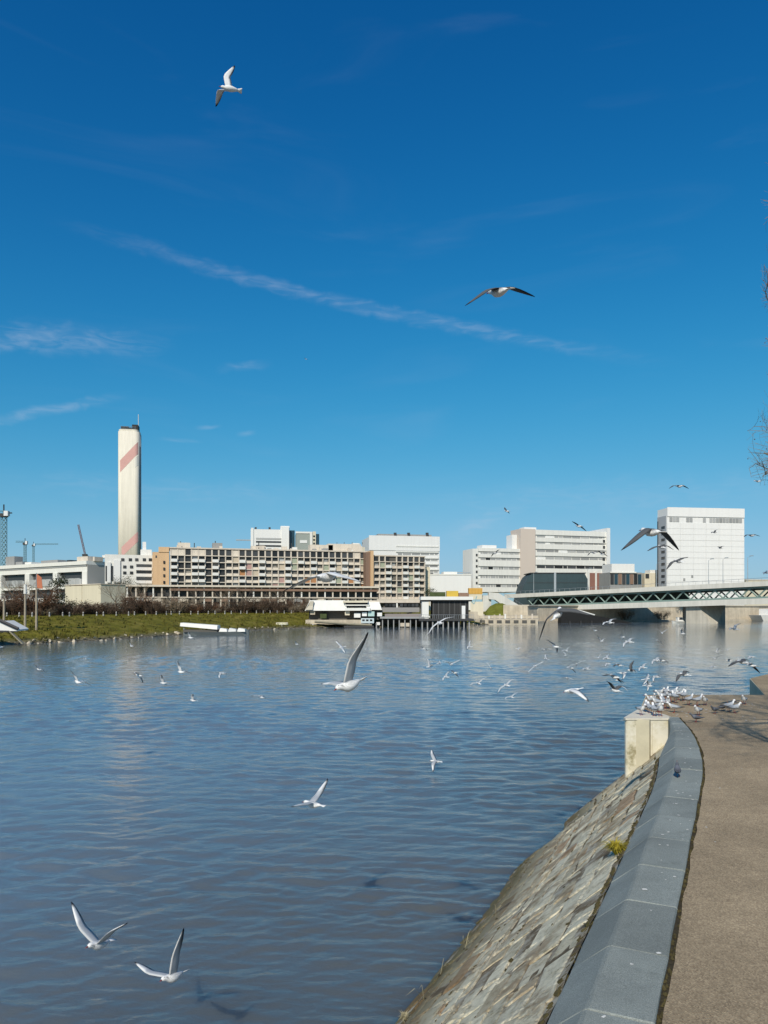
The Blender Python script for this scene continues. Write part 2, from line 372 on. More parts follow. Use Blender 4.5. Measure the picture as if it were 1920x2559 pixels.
# weedy grass tufts on the far lawn
def make_bank_tufts():
    rnd = random.Random(11); mb = MB()
    idx = [i for i, p in enumerate(BC) if 70 < p.y < 200 and p.x < 2]
    for _ in range(2600):
        i = rnd.choice(idx); off = rnd.uniform(0.8, 18); p = BC[i]+bank_normal(i)*off+Vector((rnd.uniform(-2,2), rnd.uniform(-2,2))); z = bank_height(off)-.05
        h = rnd.uniform(.15,.5)*(1.5 if off < 4 else 1)
        for k in range(4):
            a = rnd.uniform(0,6.28); w = rnd.uniform(.05,.16); d = Vector((math.cos(a), math.sin(a))); s = Vector((-d.y,d.x))*w
            b = len(mb.v); c = p+d*rnd.uniform(0,.3)
            mb.v += [(c.x-s.x,c.y-s.y,z),(c.x+s.x,c.y+s.y,z),(c.x+d.x*h*.5,c.y+d.y*h*.5,z+h)]; mb.f.append((b,b+1,b+2))
    tag(mb.build('rough_grass', mat('rough_grass', (0.12,0.105,0.025), .9, .5, .5, spec=.1, coord='World')), 'rough green and straw coloured grass on the far riverbank', 'grass', kind='stuff')
make_bank_tufts()

# ------------------------------------------------------------------ far buildings
rnd = random.Random(21)
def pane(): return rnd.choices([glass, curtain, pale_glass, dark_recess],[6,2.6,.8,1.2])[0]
def grid_facade(B, u0, u1, ncol, zf, kinds, pier_m, slab_m, sub=0.0, roofset=True):
    """concrete grid: slabs, piers, and in each cell a pane with a spandrel or a balcony"""
    cw = (u1-u0)/ncol
    for i in range(ncol+1): B.b('pier', pier_m, u0+i*cw-.22, u0+i*cw+.22, -.12, .85, zf[0], zf[-1]-.1)
    for z in zf: B.b('floor_slab', slab_m, u0-.3, u1+.3, -.25, .9, z-.32, z)
    for r in range(len(zf)-1):
        h = zf[r+1]-zf[r]-.32
        for c in range(ncol):
            a, b = u0+c*cw+.22, u0+(c+1)*cw-.22; z = zf[r]
            k = kinds(c, r)
            if k == 'balcony':
                B.b('balcony', white_wall, a-.1, b+.1, -1.15, -.26, z-.15, z+1.05); B.b('window', pane(), a, b, .62, .8, z+.05, z+h)
            elif k == 'window':
                B.b('spandrel', slab_m, a, b, .18, .7, z, z+.85); w = rnd.uniform(.0,.35)*(b-a)
                B.b('window', pane(), a+w*.5, b-w*.5, .55, .8, z+.85, z+h)
            elif k == 'open':
                B.b('window', pane(), a, b, .6, .8, z, z+h)
            else:
                B.b('panel', k, a, b, .25, .8, z, z+h)
panel_pink = mat('pink_panel', (0.42,0.27,0.24), .8, .1, .5); panel_green = mat('sage_panel', (0.33,0.36,0.27), .8, .1, .5)
panel_rust = mat('rust_awning', (0.40,0.20,0.09), .8, .1, .5); panel_sand = mat('sand_panel', (0.50,0.43,0.33), .8, .1, .5)

# the long grid-fronted apartment block
B = Building('apartment_block', 'long concrete apartment block with a grid of balconies and an apricot end wall', 'building', 425, 300, 917, 322)
zf = [3.6,6.3,9.0,11.75,14.5,17.2,19.9,22.6]
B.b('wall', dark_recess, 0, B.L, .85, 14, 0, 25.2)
bal_cols = {0,3,4,6,10,13,17,19,21,24,26,28}
def kinds(c, r):
    if c < 8:
        return 'balcony' if c in bal_cols else ('open' if rnd.random() < .75 else 'window')
    if c in bal_cols: return 'balcony' if rnd.random() < .8 else panel_rust if rnd.random() < .3 else 'window'
    x = rnd.random()
    return 'window' if x < .72 else panel_green if x < .80 else panel_pink if x < .88 else panel_sand if x < .94 else panel_rust if r < 4 else 'open'
grid_facade(B, 0.3, B.L-.3, 30, zf, kinds, tan_conc, beige_wall)
# set-back top storey
for i in range(31): B.b('pier', tan_conc, .3+i*(B.L-.6)/30-.3, .3+i*(B.L-.6)/30+.3, .5, 1.6, 22.6, 25.0)
for i in range(30):
    a = .3+i*(B.L-.6)/30
    if rnd.random() < .72: B.b('window', glass, a+.3, a+2.4, .7, .9, 22.9, 24.8)
    else: B.b('panel', beige_wall, a+.3, a+2.4, .6, .9, 22.6, 24.9)
B.b('roof', tan_conc, -.5, B.L+.3, .2, 14.5, 25.2, 25.75)
for u, w, h in ((3,5,2.2),(17,4,2.4),(33,6,1.5),(58,10,2.6),(66,14,3.2),(76,5,2.5)):
    B.b('roof_plant', beige_wall if w > 4 else grey_wall, u, u+w, 4, 9, 25.75, 25.75+h)
for k in range(16): u = rnd.uniform(1,B.L-4); B.b('roof_plant', rnd.choice([beige_wall, tan_conc, grey_wall, white_wall]), u, u+rnd.uniform(.8,2.6), 2.2+k*.02, 3.6, 25.75, 25.75+rnd.uniform(.5,1.7))
for u in (4,9.5,18,19.5,36,50): B.b('flue', dark_metal, u, u+.35, 5, 5.4, 25.75, 25.75+rnd.uniform(2,3.4))
# apricot end wall, turned towards the park
e0 = B.uv(381, 1400)[0]
B.b('end_wall', orange_wall, e0, -.31, .3, 14, 0, 23.6); B.b('stair_tower', orange_wall, -4.4, -.31, .02, 8, 23.6, 25.7)
for k in range(5): B.b('window', glass, -2.6, -1.9, -.02, .2, 8.2+k*2.7, 9.3+k*2.7); 
B.b('window', glass, -5.6, -5.0, .28, .5, 21.2, 22.2)

# second wing and stair tower
B = Building('apartment_block', 'shorter wing of the balcony apartments, with an apricot stair tower', 'building', 918, 318, 1063, 326)
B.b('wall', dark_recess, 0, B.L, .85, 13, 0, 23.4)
u0 = B.uv(934, 1400)[0]; zf = [5.0,7.7,10.4,13.1,15.8,18.5,21.2]
B.b('stair_tower', orange_wall, 1.3, u0-.25, -.9, 4, 0, 25.6); B.b('stair_core', brown_band, -.6, 1.29, -.3, 4, 0, 25.0)
def kinds2(c, r):
    if c in (2,5,7): return 'balcony' if r > 0 or c == 5 else 'window'
    return 'window' if rnd.random() < .7 else panel_green if rnd.random() < .5 else 'open'
grid_facade(B, u0+.1, B.L-.2, 9, zf, kinds2, tan_conc, tan_conc)
for i in range(9):
    a = u0+i*(B.L-u0)/9
    if i in (3,): continue
    B.b('window', glass, a+.5, a+2.0, .65, .9, 21.6, 23.2); B.b('pier', beige_wall, a-.2, a+.3, .3, 1.2, 21.2, 23.4)
B.b('roof', tan_conc, -.4, B.L+.2, .3, 13.5, 23.4, 23.9)
B.b('parapet', beige_wall, u0, B.L+1.5, -2.5, .8, 3.9, 4.95)

# podium under the apartments
B = Building('podium_terrace', 'low brown terrace with posts and dark openings under the apartments', 'building', 250, 262, 945, 285)
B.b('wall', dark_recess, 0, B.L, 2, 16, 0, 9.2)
B.b('roof_slab', beige_wall, -.4, B.L+.3, -.6, 16.3, 8.7, 9.35)
B.b('fascia', brown_band, 24, B.L, -.3, .1, 7.3, 8.1)
n = 34
for i in range(n):
    a = i*B.L/n
    B.b('post', white_wall if i % 3 == 0 else tan_conc, a, a+.5, .1, .6, 0, 8.69)
    if i % 2: B.b('window', glass, a+.7, a+B.L/n-.2, 1.7, 1.99, 5.2, 7.6)
    if rnd.random() < .55: B.b('parapet', rnd.choice([beige_wall, grey_wall, tan_conc, brown_band]), a+.55, a+B.L/n-.05, -.2, .09, 3.4, 4.6)
    if rnd.random() < .5: B.b('panel', rnd.choice([beige_wall, white_wall, tan_conc]), a+.6, a+B.L/n-.1, 1.2, 1.5, .4, 2.6)
B.b('ledge', tan_conc, -.3, B.L, -.45, .05, 4.7, 5.1)

# low terrace building with recessed balconies
B = Building('terrace_building', 'low white terrace building with recessed balconies and a grey gable', 'building', -60, 262, 218, 225, z0=2.9)
def at_u(x): return B.uv(x, 1450)[0]
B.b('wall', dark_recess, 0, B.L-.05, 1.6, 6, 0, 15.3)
B.b('roof', white_wall, -.3, B.L+.1, -.3, 6.1, 15.3, 16.4); B.b('fascia', pale_glass, -.2, B.L-.4, .0, .25, 14.7, 15.29)
B.b('upper_wall', white_wall, -.1, B.L, .1, 1.5, 13.2, 14.6)
for (xa, xb) in ((5,62),(75,132),(145,205)):
    a, b = at_u(xa), at_u(xb)
    B.b('balcony', white_panel, a+.3, b-.3, -.35, .3, 9.0, 11.0)
    B.b('window', glass, a, b, 1.2, 1.55, 11.0, 13.1); B.b('window', glass, a, b, 1.2, 1.55, 5.2, 7.9)
    for k in range(4):
        q = a+.4+(b-a-.8)*k/4
        B.b('balcony_pane', pale_glass, q+.1, q+(b-a-.8)/4-.1, -.42, -.36, 9.2, 11.2)
    B.b('balcony', white_wall, a+.1, b-.1, -.25, .3, 3.6, 5.2)
for (xa, xb) in ((-60,4),(63,74),(133,144),(206,218)):
    B.b('pier', white_wall, at_u(xa), at_u(xb), -.1, 1.5, 0, 13.2)
B.b('beam', white_wall, 0, B.L-.1, .02, 1.45, 7.95, 9.0)
u1 = B.uv(263, 1450)[0]
B.b('gable_wall', mat('gable_shade_grey', (0.36,0.35,0.32), .8, .05, .3), B.L-.04, B.L+.14, .05, 6.05, 0, 15.29)  # the gable's shade is put into its grey
for k, (xa, xb, h) in enumerate(((0,22,3.2),(25,42,1.2),(48,64,.9),(88,130,1.1),(152,160,.8),(178,205,1.6),(222,240,1.3))):
    B.b('roof_plant', rnd.choice([white_wall, grey_wall, dark_metal, tan_conc]), at_u(xa), min(at_u(xb), B.L), 2, 5, 16.41, 16.4+h)
# blank cream walls in front
B = Building('garden_wall_building', 'blank cream rendered walls of a low building behind the shrubs', 'building', 163, 224, 252, 212)
um = B.uv(205, 1480)[0]
B.b('wall', cream_wall, 0, um-.15, 0, 8, 0, 7.6); B.b('wall', cream_wall, um+.15, B.L, .05, 8, 0, 7.8); B.b('joint', tan_conc, um-.16, um+.16, .2, 7, 0, 7.4)
B.b('coping', tan_conc, -.2, B.L+.2, -.15, 8.2, 7.8, 8.05)

# white building with ribbon windows beside the chimney
B = Building('white_office', 'white flat-roofed building with ribbon windows at the foot of the chimney', 'building', 262, 300, 382, 306)
B.b('wall', white_wall, 0, B.L, .3, 14, 0, 22.8)
for k, yy in enumerate((1398,1416,1431)):
    for x in (303,322,338,357,372) if k == 0 else (308,325,):
        B.box('window', glass, x, yy-3, x+8, yy+4, .1, .4)
for yy in (1410,1426,1443): B.box('ribbon_window', glass, 341, yy, 379, yy+7, .1, .4)
for yy in (1417,1433,1450): B.box('spandrel', white_panel, 340, yy+.6, 380, yy+8.2, -.15, .28)
for x in (264,278): B.box('window', glass, x, 1414, x+5, 1452, .1, .4)
B.box('wall_pier', white_panel, 268, 1405, 277, 1456, -.4, .28); B.box('wall_pier', white_panel, 284, 1400, 301, 1456, -.3, .28)
B.box('roof_room', white_wall, 352, 1372, 380, 1391, 3, 9); B.box('roof_room', white_panel, 255, 1386, 274, 1393, 3, 7); B.box('roof_mast_box', white_panel, 357, 1352, 366, 1374, 4, 5.5)

# tall chimney
def chimney():
    d = 430; c = at(325, 1519, d); zt = at(325, 1078, d).z; w = 51/F*d/2
    root = thing('chimney', 'tall pale square chimney with rounded edges and pink diagonal stripes', 'chimney', (c.x, c.y, 3.9), R(9))
    prof = []
    for k in range(4):
        for j in range(9):
            a = R(90*k+j*11.25); cx, cy = (1 if k in (0,3) else -1), (1 if k in (0,1) else -1)
            prof.append(((w*.60)*cx+w*.38*math.cos(a), (w*.60)*cy+w*.38*math.sin(a)))
    m = mat('chimney_concrete', (0.72,0.67,0.56), .8, .05, .12, streaks=.12)
    h = zt-3.9
    MB().prism(prof, 0, h-1.2).build('shaft', m, root, True).data.polygons.foreach_set('use_smooth', [False, False]+[True]*len(prof))
    MB().prism([(x*.94,y*.94) for x,y in prof], h-1.2, h).build('shaft_rim', m, root)
    pk = mat('pink_stripe', (0.64,0.37,0.33), .8, .06, .2); pl = mat('pale_stripe', (0.78,0.74,0.66), .8, .04, .2)
    def stripe(x0, z0, x1, z1, ht, m_):
        # a band that wraps the front of the shaft, a few centimetres proud
        P_ = sorted([p for p in prof if p[1] < -w*.2 and x0 <= p[0] <= x1+1e-6]); b = MB(); ext = []
        for (pa, pb) in zip(P_, P_[1:]):
            for q in range(6): ext.append((pa[0]+(pb[0]-pa[0])*q/6, pa[1]+(pb[1]-pa[1])*q/6))
        ext.append(P_[-1])
        for (x, y) in ext:
            r_ = math.hypot(x, y); X_, Y_ = x*(1+.05/r_), y*(1+.05/r_); z = z0+(z1-z0)*(x-x0)/(x1-x0)
            b.v += [(X_,Y_,z),(X_,Y_,z+ht)]
        b.f = [(2*i,2*i+2,2*i+3,2*i+1) for i in range(len(ext)-1)]; b.build('painted_stripe', m_, root)
    zz = lambda y: at(325, y, d-w).z-3.9
    stripe(-w*.78, zz(1182), w*.93, zz(1132), zz(1100)-zz(1130), pk); stripe(-w*.45, zz(1197), w*.93, zz(1160), 5.5, pl)
    stripe(-w*.66, zz(1394), w*.93, zz(1352), zz(1332)-zz(1357), pk)
    # narrow dark strip up the flank
    MB().box(w*.95, w*1.04, -w*.40, -w*.1, 6, h-9).build('flank_strip', mat('strip_grey', (0.16,0.17,0.18), .6, .1, .5), root)
    for x0, x1, t in ((-w*.72,-w*.05,1.9),(w*.0,w*.25,1.4),(w*.3,w*.85,3.2)): MB().box(x0, x1, -w*.6, w*.4, h, h+t).build('flue_head', black_clad, root)
    MB().tube([(w*.8,0,h),(w*.8,0,h+10)], .22, 5).build('antenna', steel, root)
    b = MB()
    for k in range(12):
        b.tube([(-w*.7+k*w*.125,-w*.86,h),(-w*.7+k*w*.125,-w*.86,h+1.6)], .07, 4)
    b.tube([(-w*.7,-w*.86,h+1.6),(w*.7,-w*.86,h+1.6)], .08, 4); b.build('railing', steel, root)
chimney()

# white laboratory blocks behind the apartments
B = Building('white_tower_block', 'white block with a dark glass side, rising behind the apartment roof', 'building', 627, 420, 727, 424)
B.b('wall', white_panel, 0, B.L-1.5, .3, 18, 0, B.uv(627,1322)[1]); B.box('roof_room', white_panel, 702, 1314, 724, 1323, 1, 9)
B.b('stair_shaft', white_panel, B.L-5.2, B.L-1.0, -.5, 18.3, 0, B.uv(700,1316)[1])
B.b('glass_side', teal_glass, B.L-1.0, B.L+2.4, 3, 17, 0, B.uv(727,1324)[1])
for yy in (1344,1352,1362): B.box('ribbon_window', pale_glass if yy < 1350 else glass, 640, yy, 703, yy+4, .1, .4)
B.box('corner_shaft', white_panel, 628, 1319, 634, 1380, -.2, .28)
for x in (637,672): B.box('roof_vent', dark_metal, x, 1316, x+5, 1322, 3, 5)
B.box('gantry', steel, 590, 1347.5, 627, 1350, 2, 3)
B = Building('grey_office_block', 'smaller grey office block with dark glass corner behind the apartment roof', 'building', 741, 410, 797, 412)
B.b('wall', mat('sage_cladding', (0.30,0.33,0.30), .6, .08, .3), 0, B.L-3.2, .3, 14, 0, B.uv(741,1331)[1]); B.box('pale_panel', white_panel, 750, 1350, 768, 1357, .1, .4)
B.box('frame', white_wall, 739, 1328.5, 781, 1333, .0, .6); B.box('frame', white_wall, 775, 1333, 781, 1375, .0, .6)
B.b('glass_corner', teal_glass, B.L-1.6, B.L+.3, .5, 14, 0, B.uv(790,1334)[1]); B.b('corner_pier', cream_wall, B.L-3.2, B.L-1.61, .2, 14, 0, B.uv(788,1328)[1])
for k in range(4): B.box('ribbon_window', glass, 783, 1338+k*9, 787.5, 1342+k*9, .02, .4)
B = Building('tan_roof_house', 'tan rooftop storey with railings above the apartment roof', 'building', 822, 345, 918, 349)
B.b('wall', cream_wall, 3, B.L-1, .3, 10, 0, B.uv(840,1366)[1]); B.b('roof', tan_conc, 5, B.L-3, -.2, 10, B.uv(840,1366)[1], B.uv(840,1359)[1])
B.box('roof_vent', steel, 822, 1361, 834, 1375, 1, 3); B.box('roof_room', white_wall, 884, 1356, 902, 1366, 3, 6)
for x in (842,860,880,905): B.box('railing_post', dark_metal, x, 1355, x+1, 1361, -.1, .1)

# big white slab
B = Building('white_slab_building', 'plain white slab building with faint window bands and a dark flank', 'building', 923, 400, 1099, 408)
zt = B.uv(960,1342)[1]
B.b('wall', white_panel, 0, B.L, .3, 22, 0, zt); B.b('cornice', white_panel, -.1, B.L+.1, .0, .29, zt-7.2, zt+.8)
for k, yy in enumerate((1368,1382,1397,1412,1426)):
    x = 995
    while x < 1092:
        w = rnd.choice([10,14,20]); B.box('window', pale_glass, x, yy, min(x+w,1094), yy+4.5, .18, .45); x += w+2.5
    B.box('sun_shade', white_wall, 990, yy-4.2, 1096, yy-1.2, -.25, .28)
B.box('window', glass, 1076, 1432, 1083, 1440, .1, .4); B.box('window', glass, 1087, 1434, 1097, 1438, .1, .4)
for k in range(9): B.b('side_window', glass, B.L-.2, B.L+.12, 4, 20, zt-6-k*2.9, zt-4.2-k*2.9)
B.b('side_strip', grey_wall, B.L-.3, B.L+.05, 2.5, 21, 0, zt-1)
B.box('roof_plant', grey_wall, 950, 1333, 1085, 1341, 5, 12)
for x in (990,1024,1071): B.box('roof_vent', dark_metal, x, 1329, x+6, 1341, 4.5, 6)
# low white hall
B = Building('white_hall', 'low blank white hall between the slab building and the laboratory', 'building', 1064, 330, 1178, 332)
B.b('wall', white_panel, 2, B.L, .3, 16, 0, B.uv(1120,1437)[1]); B.b('side_wall', cream_wall, -1.5, 1.99, .4, 12, 0, B.uv(1065,1417)[1])
B.b('roof', white_wall, 1.9, B.L+.2, .1, 16.2, B.uv(1120,1437)[1], B.uv(1120,1434.5)[1])
B.box('roof_room', white_wall, 1112, 1428, 1146, 1436, 3, 9); B.box('roof_plant', steel, 1146, 1429, 1180, 1432, 3, 4)

# laboratory with stair tower
B = Building('laboratory', 'white laboratory building with long window bands and a beige stair tower', 'building', 1180, 345, 1522, 366)
def band_block(x0, x1, ytop, rows, mull, m=white_wall, ybot=1480):
    B.box('wall', m, x0, ytop, x1, ybot, .45, 16)
    for (ya, yb, gm) in rows:
        xx = x0+6
        while xx < x1-4:
            w = mull*rnd.choice([1,1,1,.5]); B.box('window', gm if rnd.random() < .8 else rnd.choice([glass, pale_glass, white_panel]), xx, ya, min(xx+w-1.6, x1-3), yb, .3, .6); xx += w
    ys = [ytop-1]+[y for r in rows for y in r[:2]]+[ybot]
    for a, b_ in zip(ys[0::2], ys[1::2]): B.box('spandrel', m, x0, a+.3, x1, b_-.3, -.05, .44)
band_block(1196, 1303, 1371, [(1379,1385,pale_glass),(1394,1400,pale_glass),(1416,1423,pale_glass),(1438,1445,pale_glass),(1460,1467,pale_glass)], 13)
band_block(1337, 1515, 1327, [(1339,1345,pale_glass),(1356,1361,pale_glass),(1374,1381,pale_glass),(1391,1399,pale_glass),(1413,1421,glass)], 22)
B.box('stair_tower', mat('rose_beige', (0.58,0.50,0.43), .8, .05, .3), 1300, 1322, 1337, 1480, -.6, 10)
B.box('end_block', white_wall, 1182, 1371, 1195.5, 1480, .2, 12); B.box('end_fin', white_panel, 1515, 1320, 1523, 1480, -.8, 16)
B.box('roof_room', white_panel, 1212, 1361, 1248, 1371, 3, 9); B.box('roof_room', white_panel, 1287, 1335, 1299.5, 1372, 3, 9); B.box('roof_room', white_panel, 1318, 1316, 1348, 1324, 3, 8)
for k in range(6): B.box('end_window', glass, 1190, 1384+k*14, 1194, 1390+k*14, .05, .3)
for k in range(7): B.box('fin_window', glass, 1507, 1349+k*15, 1512, 1356+k*15, -.2, .3)
B.box('brick_base', mat('red_brick', (0.26,0.13,0.10), .85, .2, .6), 1470, 1432, 1508, 1480, -.5, .4)
for k in range(3): B.box('wall_pier', white_wall, 1468+k*18, 1428, 1472+k*18, 1482, -.7, .3)

# dark glass hall with curved end
def glass_hall():
    d = 300; p = at(1295, 1519, d); w = at(1474, 1519, d).x-p.x; hh = at(1300, 1433, d).z-3.9
    root = thing('glass_hall', 'dark teal glass hall with a curved end, seen over the bridge', 'building', (p.x, d, 3.9))
    prof = [(0,0),(w*.03,hh*.35),(w*.08,hh*.68),(w*.15,hh*.92),(w*.20,hh),(w*.93,hh),(w*.97,hh*.85),(w,hh*.3),(w,0)]
    b = MB(); n = len(prof); b.v = [(x,0,z) for x,z in prof]+[(x,14,z) for x,z in prof]; b.f = [tuple(range(n)), tuple(2*n-1-i for i in range(n))]
    for i in range(n): j=(i+1)%n; b.f.append((i,i+n,j+n,j))
    b.build('glass_shell', mat('dark_shell', (0.035,0.060,0.066), .55, .15, .2, spec=.3), root)
    for k in range(1, 12):
        x = w*k/12; top = hh-.15 if .2 < k/12 < .93 else hh*.75
        MB().box(x-.05,x+.05,-.05,.02,0,top).build('mullion', mat('shell_rib', (0.045,0.07,0.075), .5, .1, 1), root)
    for z in (hh*.45, hh*.75): MB().box(w*.12,w*.96,-.12,.01,z-.06,z+.06).build('transom', dark_metal, root)
    MB().box(w*.5,w*.53,-.3,.01,hh*.3,hh*1.02).build('column', steel, root)
    MB().box(w*.17,w*.95,-.25,14.2,hh,hh+.35).build('roof_edge', dark_metal, root)
    b = MB(); pts = [(w*.52+w*.25*math.cos(t), -.2+3*math.sin(t)-3) for t in [2*math.pi*k/20 for k in range(20)]]
    b.prism(pts, hh*.10, hh*.22).build('canopy_disc', pale_glass, root)
glass_hall()

B = Building('small_white_block', 'small white upper block on a teal and brown glazed base', 'building', 1526, 330, 1606, 332)
B.box('upper_block', white_panel, 1529, 1409, 1586, 1430, 0, 10); B.box('wall', grey_wall, 1526, 1430.5, 1606, 1480, .5, 12)
for k in range(8): B.box('window', (glass, teal_glass, brown_band)[k % 3 if k != 7 else 1], 1527+k*9.8, 1433+(k%2)*2, 1535+k*9.8, 1460, .2, .6)
B.box('coping', white_wall, 1525, 1428.5, 1590, 1432, -.2, .49)
B = Building('beige_block', 'small beige block with one dark opening beside the white tower', 'building', 1610, 335, 1652, 336)
B.box('wall', cream_wall, 1612, 1432, 1651, 1480, .3, 10); B.box('roof_room', white_wall, 1628, 1424, 1650, 1432, 1, 6); B.box('window', glass, 1614, 1434, 1623, 1445, .1, .4); B.box('flue', dark_metal, 1641, 1446, 1644, 1460, -.3, 0)

# white tower
B = Building('white_tower', 'tall windowless white tower block with faint horizontal panels', 'building', 1668, 315, 1861, 320)
zt = B.uv(1760,1271)[1]
B.b('wall', white_panel, 0, B.L, .25, 8.2, 0, zt)
nrow = 15
for k in range(nrow):
    z0 = k*(zt-6.2)/nrow; z1 = (k+1)*(zt-6.2)/nrow
    for c in range(6): B.b('panel', white_panel, .02+c*B.L/6, (c+1)*B.L/6-.05, .06+.07*((k*7+c*3) % 3)/3, .24, z0+.03, z1-.05)
B.b('panel', white_panel, 0.02, B.L-.02, -.1, .24, zt-3.6, zt+.3)
for k in range(22):
    a = 1.0+k*(B.L-2)/22
    if k not in (3,4,7,8,9,11): B.b('window', pale_glass, a+.1, a+(B.L-2)/22-.1, .1, .3, zt-5.9, zt-4.0)
us = -.25
B.b('side_strip', mat('shaded_flank_grey', (0.40,0.41,0.42), .6, .08, .3), us, -.02, .6, 8, 0, zt-3.2)  # the flank's shade is put into this grey and the dark panes
for k in range(14): B.b('side_window', glass, us-.1, us-.01, 1.6, 4.4, 1+k*(zt-7)/14, 2.1+k*(zt-7)/14)  # dark panes carry part of the flank's shade
B.b('drain_pipe', dark_metal, us-.35, us-.12, 7, 7.4, 0, zt-5)
for x, y in ((1708,1448),(1728,1440)): B.box('window', pale_glass, x, y-3, x+5, y+4, 0, .2)

# distant low roofline filling behind, far right
B = Building('distant_building', 'pale distant building low behind the bridge beside the white tower', 'building', 1866, 620, 2050, 640)
B.b('wall', cream_wall, 0, B.L, .3, 16, 0, 24); 
for k in range(8): B.b('window', pale_glass, 2+k*7, 6+k*7, .1, .4, 18, 20)
B.b('roof', tan_conc, -.5, B.L+.5, 0, 16.5, 24, 25)

# ------------------------------------------------------------------ cranes
crane_m = mat('crane_teal', (0.16,0.27,0.29), .6, .1, 1.0); white_box = mat('crane_white', (.7,.7,.7), .5, .05, 1)
def lattice(mb, p, q, w, n, r):
    p, q = Vector(p), Vector(q); d = (q-p).normalized(); a = d.cross(Vector((0,1,0)) if abs(d.y) < .9 else Vector((1,0,0))).normalized(); c = d.cross(a)
    cs = [(a*sx+c*sy)*w/2 for sx, sy in ((1,1),(1,-1),(-1,-1),(-1,1))]
    for o in cs: mb.bar(p+o, q+o, r)
    for i in range(n):
        s, t = p+(q-p)*i/n, p+(q-p)*(i+1)/n
        for k in range(4): mb.bar(s+cs[k], t+cs[(k+1) % 4], r*.7)
def tower_crane(name, label, xb, ytop, d, w, jib, back, head=True):
    base = at(xb, 1519, d); top = at(xb, ytop, d).z-3.9
    root = thing(name, label, 'crane', (base.x, d, 3.9))
    m = MB(); lattice(m, (0,0,0), (0,0,top-1.5), w, int(top/w/1.1), w*.13); m.build('mast', crane_m, root)
    m = MB().box(-w*.75,w*.75,-w,w*.75,top-1.6,top+.2); m.build('slewing_ring', dark_metal, root)
    m = MB().box(w*.5,w*1.5,-w*1.1,0,top-1.2,top+1.6); m.build('cab', white_box, root)
    m = MB(); lattice(m, (w*.5*math.copysign(1,-jib),0,top+1), (jib,0,top+1.2), w*.7, int(abs(jib)/w), w*.09); m.build('jib', crane_m, root)
    if back: MB().box(min(back,0), max(back,0), -.5,.5, top+.4, top+1.0).build('counter_jib', dark_metal, root)
    m = MB(); m.bar((0,0,top), (0,0,top+w*2.4), w*.25); m.build('apex', dark_metal, root)
tower_crane('tower_crane', 'teal lattice tower crane with dark slewing head above the terrace roof', 10, 1285, 420, 2.3, -34, 4.5)
tower_crane('tower_crane', 'small pale tower crane with a thin jib, far behind the roofs', 63, 1357, 640, 1.7, -8, 0)
tower_crane('tower_crane', 'tiny distant tower crane with a jib pointing over the roofs', 84, 1362, 900, 1.7, 30, 0)
def luffing():
    d = 520; p = at(214, 1390, d); q = at(196, 1311, d)
    root = thing('luffing_crane', 'thin reddish luffing crane boom leaning up beside the chimney', 'crane', (p.x, d, 3.9))
    m = MB(); lattice(m, (0,0,p.z-3.9), (q.x-p.x,0,q.z-3.9), .9, 22, .15); m.build('boom', mat('boom_red', (.26,.12,.10), .6, .1, 1), root)
    MB().box(-1.6,1.6,-1.6,1.6,0,p.z-3.5).build('tower', dark_metal, root)
    MB().box(-2.0,1.2,-1.0,1.0,p.z-3.5,p.z-2.4).build('machine_house', dark_metal, root)
luffing()

